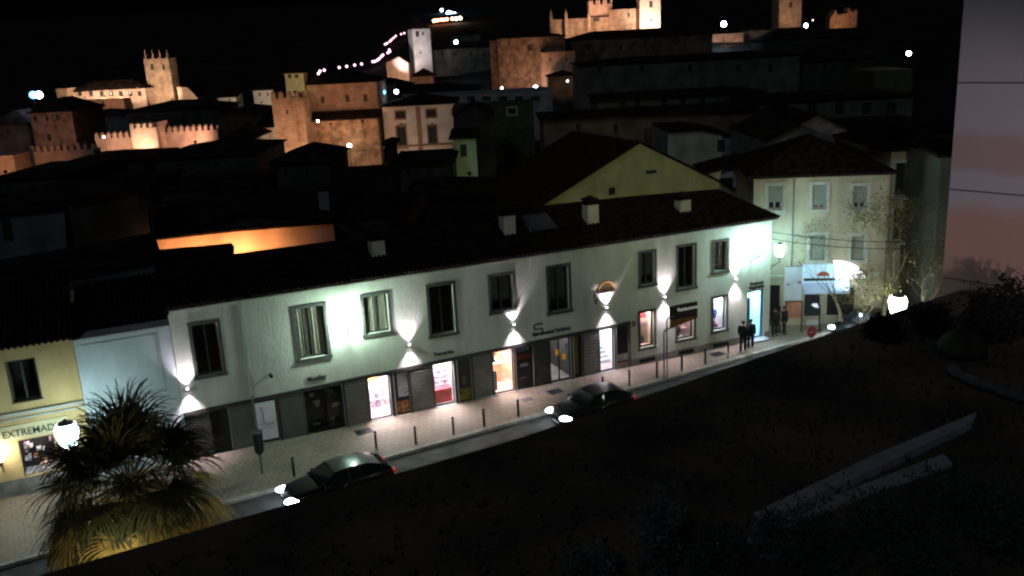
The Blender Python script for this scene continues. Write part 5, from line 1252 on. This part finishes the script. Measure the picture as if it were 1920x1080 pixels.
# city wall and its tower
W1, w1f, _ = house('lit battlemented city wall running right from the round tower', 291, 408, 247, 130, pink_stone, 2, 'merlon', 1, (), name='city_wall', cat='city wall', merlon=(.5, .36, .6))
W2, w2f, _ = house('bright square bastion of the battlemented city wall', 244, 293, 240, 127, pink_stone, 5, 'merlon', 1, (), name='bastion', cat='tower', merlon=(.5, .36, .6))
W3, w3f, _ = house('lit city wall stretch just left of the bastion', 178, 248, 259, 131, pink_stone, 2, 'merlon', 1, (), name='city_wall', cat='city wall', merlon=(.5, .36, .6))
W4, w4f, _ = house('lowest lit battlemented city wall at the left', 56, 176, 283, 118, pink_stone, 2, 'merlon', 1, (), name='city_wall', cat='city wall', merlon=(.5, .36, .6))
house('small bright orange-lit wall at the left edge below the battlements', -20, 24, 292, 112, pink_stone, 4, 'flat', 1)
house('brick house with dim windows above the left city wall', 55, 134, 209, 150, nmat('brick_house', (.34, .20, .14), var=.25, scale=.8), 12, 'hip', 2, [(62, 70, 217, 227), (84, 92, 217, 227), (104, 112, 215, 225), (88, 97, 252, 264)])
house('darker brown house at the far left edge', -30, 55, 232, 155, brown_plaster, 12, 'hip', 2, [(10, 18, 240, 250)])
house('lit terrace wall below the arcade building at the left', 133, 232, 187, 205, pink_stone, 5, 'flat', 1, [(150, 156, 190, 200), (190, 196, 190, 200)])
house('arcaded convent row with glowing arches left of the tall tower', 132, 272, 168, 215, pink_stone, 8, 'hip', 2, [(x, x+9, 171, 180) for x in (145, 166, 186, 204, 222, 240, 257)], name='arcade_building')
house('dim belfry block left of the arcade building', 104, 126, 166, 212, gold_stone, 6, 'flat', 1)
tw, twf, tb = house('tall square stone tower with four pinnacles on the left skyline', 269, 316, 110, 220, gold_stone, 5, 'flat', 1, [(281, 289, 120, 131), (304, 310, 121, 131)], name='stone_tower', cat='tower')
for px in (270, 284, 297, 311):
    x, z = twf.hit(px, 112); _, z2 = twf.hit(px, 93); MB().cyl((x+.3, .4, z-tb[3]), (x+.3, .4, z2-tb[3]), .35, .06, 6).build('pinnacle', gold_stone, tw)
MB().box(tb[0]-.2, tb[1]+.2, -.2, -.004, (tb[2]-tb[3])*.55, (tb[2]-tb[3])*.55+.4).build('string_course', gold_stone, tw)
polyhouse('bright sloping-roofed wall right of the tall pinnacled tower', [(332, 163), (352, 164), (370, 182)], Fr(G0(350, 175, 216), 0), 0, 6, pink_stone, zb=5)
house('low white lit building right of the pinnacled tower', 408, 442, 182, 190, old_white, 5, 'shed', .8, [(428, 432, 185, 190)]); house('small bright house left of the battlemented tower', 474, 512, 168, 185, old_white, 6, 'hip', 1, [(484, 489, 174, 180), (500, 504, 174, 180)])
house('dim bluish house below the small white buildings', 420, 478, 258, 128, nmat('dim_bluish', (.28, .32, .34), var=.2), 8, 'hip', 1.5, [(450, 456, 266, 276)])
house('pinkish bright wall hugging the battlemented tower', 482, 516, 238, 140, old_white, 6, 'shed', 1)
t2, t2f, tb2 = house('square orange-lit tower with battlements at centre left', 508, 568, 184, 138, gold_stone, 5, 'merlon', 1, [(535, 541, 206, 214)], name='battlemented_tower', cat='tower', merlon=(.66, .5, .8))
bv, bvf, bb2 = house('small belvedere with two openings on top of the palace', 533, 568, 136, 146, nmat('belvedere_cream', (.55, .47, .33)), 4, 'hip', .8, [(539, 547, 140, 146), (552, 560, 140, 146)], name='belvedere')
pp, ppf, pb = house('big orange-lit palace with a row of small square windows', 574, 706, 155, 147, gold_stone, 12, 'hip', 1.8, [(601, 609, 181, 193), (647, 656, 178, 191), (681, 689, 177, 190)], name='stone_palace')
p2, p2f, pb2 = house('lower brown stone palace wing under a dark eave', 583, 708, 224, 142, rubble, 4, 'shed', .9, (), name='palace_wing')
house('flat-topped dark house between the palace and the white palace', 706, 742, 158, 160, dark_plaster, 8, 'hip', 1)
wp, wpf, wpb = house('white palace with brown stone window frames right of the orange palace', 716, 852, 196, 145, old_white, 12, 'hip', 1.5, [(741, 760, 209, 222), (799, 818, 206, 219), (743, 763, 238, 276), (802, 820, 236, 268), (848, 851, 206, 215)], name='white_palace', sur=nmat('brown_surround', (.26, .16, .10)))
for px in (783,):
    a, z = wpf.hit(px, 200); MB().box(a-.35, a+.35, -.08, -.004, 0, z-wpb[3]).build('pilaster', nmat('brown_surround', (0, 0, 0)), wp)
a, z = wpf.hit(716, 274); b_, _ = wpf.hit(852, 268); MB().box(a, b_, -.5, -.004, z-wpb[3]-.3, z-wpb[3]).build('balcony_band', nmat('brown_surround', (0, 0, 0)), wp)
for px in (753, 811):
    a, z = wpf.hit(px, 236); MB().extrude([(a-1, z-wpb[3]), (a+1, z-wpb[3]), (a, z-wpb[3]+.5)], -.2, -.07).build('pediment', nmat('brown_surround', (0, 0, 0)), wp)
house('long dim terrace with a pale balustrade above the white palace', 712, 1035, 178, 165, grey_plaster, 14, 'flat', 1, [(x, x+16, 181, 188) for x in range(725, 1020, 30)])
house('dim greenish row house with a pale window frame in the middle distance', 848, 1000, 197, 135, nmat('dim_green', (.07, .085, .03), var=.2), 9, 'flat', 1, [(952, 968, 203, 214)], sur=nmat('pale_surround', (0, 0, 0)))
polyhouse('black roof with a peak over the greenish row', [(850, 215), (884, 196), (925, 212)], Fr(G0(880, 205, 120), 0), 0, 8, dark_plaster, zb=0)
house('small green-lit house in the dark centre', 848, 892, 259, 105, green_plaster, 7, 'shed', .4, [(862, 876, 271, 294)], name='green_house')
# ---- old town: centre hill
bt, btf, bb3 = house('white bell tower with a clock-like opening and a tall leaning spire', 773, 806, 54, 300, old_white, 6, 'flat', 1, [(779, 786, 58, 69), (791, 795, 60, 66), (787, 790, 96, 101)], name='bell_tower', cat='tower', a=R(20))
x0, x1, zt_, zb_ = bb3; x, z2 = btf.hit(776, 27)
MB().add([(x0-.2, -.2, zt_-zb_), (x1+.2, -.2, zt_-zb_), (x1+.2, 7.2, zt_-zb_), (x0-.2, 7.2, zt_-zb_), ((x0+x1)/2-1.0, 3.5, z2-zb_)], [(0, 1, 4), (1, 2, 4), (2, 3, 4), (3, 0, 4), (3, 2, 1, 0)]).build('spire', tile_far, bt)
polyhouse('small gabled church front glowing beside the white bell tower', [(724, 118), (748, 107), (765, 118)], Fr(G0(745, 130, 292), 0), 0, 10, pink_stone, name='chapel', zb=3)
house('dim houses behind the bell tower', 806, 930, 90, 310, dim_plaster, 10, 'hip', 2, [(x, x+6, 97, 105) for x in (826, 850, 880, 905)]); house('dim upper house right of the bell tower', 846, 900, 64, 325, dim_plaster, 8, 'hip', 1.5, [(856, 861, 70, 76), (884, 889, 70, 76)])
house('orange-lit low house under the bell tower', 772, 812, 142, 240, gold_stone, 8, 'hip', 1.8)
house('brownish low house beneath the chapel', 690, 770, 160, 225, brown_plaster, 8, 'hip', 1.5)
pl_, plf, plb = house('large orange-lit stone palace on the hillside, centre', 932, 1060, 69, 230, rubble, 16, 'hip', 1.6, [(988, 998, 83, 96), (1040, 1045, 120, 126), (1049, 1054, 120, 126), (953, 957, 79, 84)], name='hill_palace')
house('darker long wing continuing the hillside palace to the right', 1062, 1335, 68, 236, brown_plaster, 14, 'hip', 1.8, [(x, x+7, 84, 94) for x in (1100, 1160, 1220, 1280)])
house('narrow corner tower at the left of the hillside palace', 918, 936, 74, 232, rubble, 6, 'hip', 1.0)
house('projecting turret wall on the right of the hillside palace', 1014, 1078, 97, 226, gold_stone, 4, 'flat', 1, [(1030, 1034, 108, 114), (1060, 1064, 108, 114)])
house('black roofed house with one tiny lit window under the hillside palace', 1028, 1086, 142, 215, dark_plaster, 8, 'hip', 1.2, [(1062, 1066, 150, 154)])
# hilltop church
house('long orange-lit church nave with a low tower on the hilltop', 1036, 1200, 32, 350, gold_stone, 12, 'hip', 1.2, [(1112, 1124, 33, 40)], name='hilltop_church'); house('small battlemented tower over the church nave', 1104, 1148, 8, 352, pink_stone, 8, 'merlon', 1, (), name='church_tower', cat='tower', merlon=(1.6, 1.0, 1.4))
ht, htf, hb = house('tall brilliantly lit church tower at the top edge', 1199, 1238, -30, 345, pink_stone, 9, 'flat', 1, [(1217, 1224, 2, 14), (1219, 1223, 34, 40)], name='church_tower', cat='tower')
house('lit church apse block left of the brilliant tower', 1142, 1200, 17, 349, gold_stone, 9, 'flat', 1, [(1177, 1181, 24, 32)])
for px in (1034, 1062, 1105):
    p = at_y(px, 50, 347); q = at_y(px, 22, 347)
    t = thing('buttress', {1034: 'leftmost', 1062: 'middle', 1105: 'rightmost'}[px]+' slender pinnacled buttress of the hilltop church', 'buttress', (p.x, p.y, p.z-3), 0, 'buttresses of the hilltop church')
    MB().box(-.5, .5, -.5, .5, 0, q.z-p.z+2.2).build('pier', gold_stone, t); MB().cyl((0, 0, q.z-p.z+2.2), (0, 0, q.z-p.z+4), .45, .05, 6).build('pinnacle', gold_stone, t)
# right hill
house('orange-lit square block on the right hill', 1336, 1394, 63, 300, gold_stone, 8, 'flat', 1, ()); house('brown block right of the orange-lit square one', 1396, 1446, 56, 305, brown_plaster, 8, 'hip', 1.5)
house('lit stone tower at the top edge on the right hill', 1462, 1504, -20, 330, gold_stone, 9, 'flat', 1, [(1480, 1485, 4, 14)], name='stone_tower', cat='tower')
polyhouse('far orange-lit castle ridge at the upper right', [(1556, 36), (1567, 18), (1570, 28), (1588, 26), (1592, 15), (1596, 24), (1606, 18), (1607, 26)], Fr(G0(1580, 30, 420), 0), 0, 6, gold_stone, name='ridge_ruin', zb=15, roofm=gold_stone)

# ---- floodlights
FLS = [
 ('bright floodlight at the foot of the city wall, right end', 366, 266, 126, 355, 250, 130, 800, PKc, 120), ('floodlight below the bastion', 264, 300, 123.5, 268, 262, 127, 1500, WW, 80),
 ('floodlight below the city wall stretch left of the bastion', 208, 288, 125, 212, 268, 131, 900, PKc, 100), ('floodlight below the middle of the lowest city wall', 120, 312, 108, 120, 292, 118, 1000, PKc, 120),
 ('floodlight right of the bastion base', 310, 290, 120, 315, 262, 130, 900, PKc, 90),
 ('floodlight at the left edge of the city wall', 10, 322, 104, 10, 298, 112, 900, OR, 90),
 ('floodlight below the brick house', 95, 285, 138, 95, 238, 150, 900, (1, .6, .45), 100),
 ('floodlight in the arcade, leftmost', 159, 182, 208, 152, 172, 215, 900, WW, 120), ('floodlight in the arcade, second from the left', 196, 180, 208, 190, 172, 215, 900, WW, 120),
 ('floodlight in the arcade, third from the left', 229, 179, 208, 225, 172, 215, 900, WW, 120), ('floodlight in the arcade, rightmost', 263, 178, 208, 260, 172, 215, 900, WW, 120),
 ('floodlight at the right foot of the pinnacled tower', 322, 186, 211, 312, 160, 220, 3800, WW, 80), ('floodlight at the left foot of the pinnacled tower', 280, 196, 205, 295, 140, 220, 3600, (1, .75, .5), 60),
 ('floodlight below the sloping wall by the pinnacled tower', 350, 190, 208, 348, 174, 216, 1600, WW, 90), ('floodlight below the arcade terrace', 190, 212, 192, 190, 195, 205, 900, OR, 110),
 ('floodlight below the small white buildings', 425, 198, 182, 425, 187, 190, 800, WW, 110), ('floodlight below the small bright house', 490, 192, 178, 492, 176, 185, 700, WW, 100),
 ('floodlight at the left foot of the battlemented tower', 500, 300, 128, 520, 262, 138, 2600, (1, .62, .42), 80), ('floodlight at the right foot of the battlemented tower', 560, 300, 126, 548, 230, 138, 3600, OR, 80),
 ('floodlight below the pinkish bright wall', 492, 300, 133, 497, 262, 140, 1100, PKc, 90),
 ('floodlight on the roof before the palace', 620, 232, 134, 630, 190, 147, 2300, OR, 100), ('second floodlight on the roof before the palace', 680, 228, 136, 675, 186, 147, 1500, OR, 100),
 ('floodlight at the foot of the palace wing', 625, 318, 130, 640, 272, 142, 1800, OR, 110), ('floodlight at the right foot of the palace wing', 690, 314, 134, 692, 280, 142, 1000, OR, 110),
 ('floodlight near the belvedere', 552, 172, 138, 552, 148, 146, 700, (1, .85, .4), 80),
 ('floodlight below the white palace', 740, 312, 132, 760, 250, 145, 1400, (1, .62, .48), 110), ('second floodlight below the white palace', 820, 306, 134, 815, 250, 145, 1400, (1, .66, .5), 110),
 ('floodlight aimed at the left face of the bell tower', 752, 135, 284, 768, 92, 300, 9000, (1, .86, 1), 60), ('floodlight aimed at the front of the bell tower', 800, 165, 272, 788, 92, 300, 9500, (1, .78, .80), 60),
 ('floodlight in front of the glowing chapel', 750, 150, 280, 747, 122, 292, 3500, (1, .62, .35), 80), ('floodlight below the low house under the bell tower', 795, 172, 225, 792, 152, 240, 1600, OR, 80),
 ('bright floodlight at the foot of the hillside palace', 1003, 164, 218, 1000, 110, 230, 3400, OR, 100), ('floodlight left of the hillside palace', 950, 176, 214, 955, 120, 230, 2600, OR, 90),
 ('floodlight under the turret of the hillside palace', 1022, 170, 214, 1030, 132, 226, 2200, (1, .6, .32), 70), ('floodlight right of the turret', 1062, 172, 205, 1052, 120, 226, 1400, OR, 70),
 ('brilliant floodlight at the foot of the tallest church tower', 1222, 60, 334, 1220, 28, 345, 22000, (1, .80, .68), 90), ('floodlight below the church apse', 1165, 64, 336, 1170, 36, 349, 4500, (1, .62, .42), 100),
 ('floodlight below the church nave', 1080, 66, 336, 1080, 42, 350, 6000, (1, .62, .42), 110), ('floodlight at the left end of the church nave', 1125, 62, 337, 1125, 30, 350, 5000, PKc, 90),
 ('floodlight for the small battlemented church tower', 1112, 30, 345, 1120, 18, 352, 1500, PKc, 90),
 ('floodlight before the orange-lit square block', 1364, 104, 288, 1364, 76, 300, 2600, OR, 90), ('floodlight before the stone tower on the right hill', 1484, 52, 318, 1484, 18, 330, 3600, (1, .62, .4), 70),
 ('floodlight under the castle ridge', 1580, 48, 410, 1580, 28, 420, 2200, OR, 110), ('dim lamp by the green-lit house', 880, 325, 97, 872, 290, 105, 110, (.75, 1, .5), 100)]
FK = [('before the palace', .38), ('palace wing', .42), ('white palace', .28), ('city wall', 1.7), ('bastion', 1.7), ('arcade', 2.6), ('belvedere', 1.3), ('hillside palace', .6), ('turret', .8), ('church', 1.3), ('front of the bell', .7), ('battlemented tower', .85)]
for l, px, py, Y, a, b_, tY, pw_, col, cn in FLS: flood(l, px, py, Y, a, b_, tY, pw_*1.25*next((f for k, f in FK if k in l), 1), col, cn)
# ---- lamps one can see
BW = (.55, .78, 1); PL = (1, .50, .68)
for l, px, py, Y, r_, col, es, pw_ in (
  ('blue globe added as the halo of the lamp at the far left', 62, 178, 160, .6, (.08, .35, 1), 7, 200), ('blue-white lamp at the far left beside its halo globe', 73, 178, 160, .6, (.9, .97, 1), 14, 200),  # blue globe imitates the halo around the lamp
  ('tiny white lamp on the city wall beside the bastion', 195, 257, 128, .12, WW, 30, 0), ('blue-white lamp beside the pinkish wall', 478, 265, 132, .24, BW, 14, 60),
  ('yellow lamp on the palace wall above the wing roof', 596, 227, 138, .14, WW, 30, 20), ('warm lamp low on the palace wing', 655, 273, 139, .3, (1, .75, .5), 18, 250),
  ('blue sign light between the palace and the chapel', 720, 173, 155, .28, (.1, .5, 1), 4, 10), ('white sign lights right of the blue one', 743, 172, 155, .35, (.9, .9, 1), 8, 20),
  ('pink-white lamp before the white palace', 753, 293, 138, .22, (1, .7, .5), 20, 60), ('street lamp on a pale pole right of the bell tower', 855, 79, 290, .55, BW, 20, 200),
  ('bright lamp at the hillside palace foot', 1004, 163, 222, .4, (.9, .85, 1), 30, 200), ('small lamp at the left corner of the hillside palace', 941, 165, 222, .25, WW, 12, 40),
  ('small window light in the black roofed house', 1064, 152, 213, .2, (.9, 1, .9), 6, 0), ('large blue-white lamp left of the stone tower on the right hill', 1357, 45, 290, .8, BW, 30, 500),
  ('blue-white lamp right of the stone tower on the right hill', 1511, 48, 300, .6, BW, 20, 100), ('dim lamp up the slope from the stone tower', 1524, 38, 380, .25, WW, 3, 0), ('white lamp on the slope left of the pink wall', 1704, 100, 150, .35, (1, .9, .9), 30, 200),
  ('leftmost blue lamp high on the mountain', 828, 19, 1350, 2.0, BW, 10, 0), ('brightest blue lamp high on the mountain', 842, 26, 1330, 4.2, (.4, .75, 1), 14, 0), ('right-hand blue lamp high on the mountain', 852, 27, 1330, 3.0, (.4, .75, 1), 10, 0),
  ('small white lamp on the mountain, lowest left', 804, 40, 1300, 1.2, (.7, .9, .9), 3, 0), ('faint lamp right of the mountain cluster', 882, 24, 1360, 1.2, (.7, .8, .8), 1.5, 0),
  ('faint purple lamp above the hilltop church', 1350, 0, 1500, 1.0, (.7, .3, .6), 1, 0)):
    far_lamp(l, px, py, Y, r_, col, es, pw_)
def on_mount(px, py):
    for Y in range(565, 1900, 5):
        p = at_y(px, py, Y)
        if p.z < T(p.x, p.y)+5: return Y
    return 1900
ml = [(814, 39, (1, .45, .2)), (820, 38, (1, .3, .15)), (827, 37, (1, .2, .12)), (832, 37, (1, .2, .12)), (838, 36, (1, .25, .15)), (848, 35, (1, .4, .2)), (855, 35, (1, .9, .7)), (863, 34, (1, .9, .65))]
for i, (px, py, c_) in enumerate(ml): far_lamp('warm lamp under the blue mountain lamps, %s from the left' % ordn[i], px, py, on_mount(px, py), 1.7, c_, 9, 0, 'row of warm lamps on the mountain')
rd_ = [(597, 138, 575), (600, 133.5, 578), (608, 131.5, 585), (636, 126.5, 600), (650, 124.5, 610), (665, 122, 622), (678, 120, 634), (699, 115.5, 660), (703, 115, 665), (708, 112.5, 672), (711, 110, 680), (715, 106, 690), (718, 103, 700), (727, 99, 715), (731, 96.5, 725), (730, 93.5, 735),
       (722, 83, 770), (726, 81, 775), (731, 77.5, 785), (734, 74.5, 795), (738, 71, 805), (742, 67.5, 820), (752, 64, 850), (758, 62, 870)]
wds = ['at the lowest left end of the pinkish string', 'just above the lowest', 'third up', 'at the left of the four spaced ones', 'second of the four spaced ones', 'third of the four spaced ones', 'last of the four spaced ones', 'first of the lower bright cluster on the dark mountain', 'second in the lower bright cluster', 'third in the lower bright cluster', 'fourth in the lower bright cluster', 'fifth in the lower bright cluster', 'at the top of the lower bright cluster', 'below the hook of the road', 'at the hook of the road', 'on top of the hook of the road',
       'at the start of the upper stretch', 'second of the upper stretch', 'third of the upper stretch', 'fourth of the upper stretch', 'fifth of the upper stretch', 'sixth of the upper stretch', 'last but one before the bell tower', 'nearest the bell tower']
for (px, py, Y), l in zip(rd_, wds): far_lamp('road lamp '+l, px, py, on_mount(px, py), .75, PL, 2.6, 0, 'string of lamps up the mountain road')

# ---- added fill from the near side: unseen lanterns on the black building's street wall
for i, (x, pw_) in enumerate(((1.5, 170), (8, 80), (15, 115), (22, 110), (29, 60))):
    t = thing('added_fill_lantern', '%s added fill lantern, unseen, on the street side of the low black building' % ordn[i], 'street lamp', FG.W(x, .02, 4.35), FG.a, 'added fill lanterns on the street side of the black building')
    MB().box(-.14, .14, .0, .22, -.1, .08).build('lamp_housing', black_metal, t); MB().box(-.12, .12, .222, .235, -.08, .06).build('lens', emat('lantern_lens', (.95, 1, .78), 10), t)
    light('SPOT', t, (0, .3, 0), pw_, (.95, 1, .76), (0, 8, .3), size=.2, cone=150, blend=.4)
t = thing('added_mast_projector', 'added projector on a tall mast behind the view, brightening the yellowish gable', 'floodlight', (13, -3, 25)); q = Vector((9.5, 58, 8.6)); d = (q-Vector((13, -3, 25))).normalized()  # unseen projector added to brighten the gable
MB().cyl(d*-.3, d*0, .16, .2, 12).build('lamp_housing', black_metal, t); MB().cyl(d*.002, d*.02, .18, n=12).build('lens', emat('projector_lens', (.9, 1, .7), 8), t); MB().cyl((0, 0, -.1), (0, 0, -25.2), .12, n=10).build('post', black_metal, t)
light('SPOT', t, d*.1, 15500, (.95, 1, .60), d*5, size=.25, cone=23, blend=.9)
t = thing('added_wall_projector', 'added warm projector out of frame at the right, brightening the tall pink wall', 'floodlight', (17, 19, 9))  # unseen projector added to brighten the tall wall
q = PK.W(2.5, 0, 10); d = (q-Vector((17, 19, 9))).normalized()
MB().cyl(d*-.3, d*0, .14, .18, 12).build('lamp_housing', black_metal, t); MB().cyl(d*.002, d*.02, .16, n=12).build('lens', emat('projector_lens2', (1, .7, .55), 8), t); MB().cyl((0, 0, -.1), (0, 0, -4.1), .05, n=8).build('post', black_metal, t)
light('SPOT', t, d*.1, 3900, (1, .77, .78), d*5, size=.2, cone=42, blend=.8)
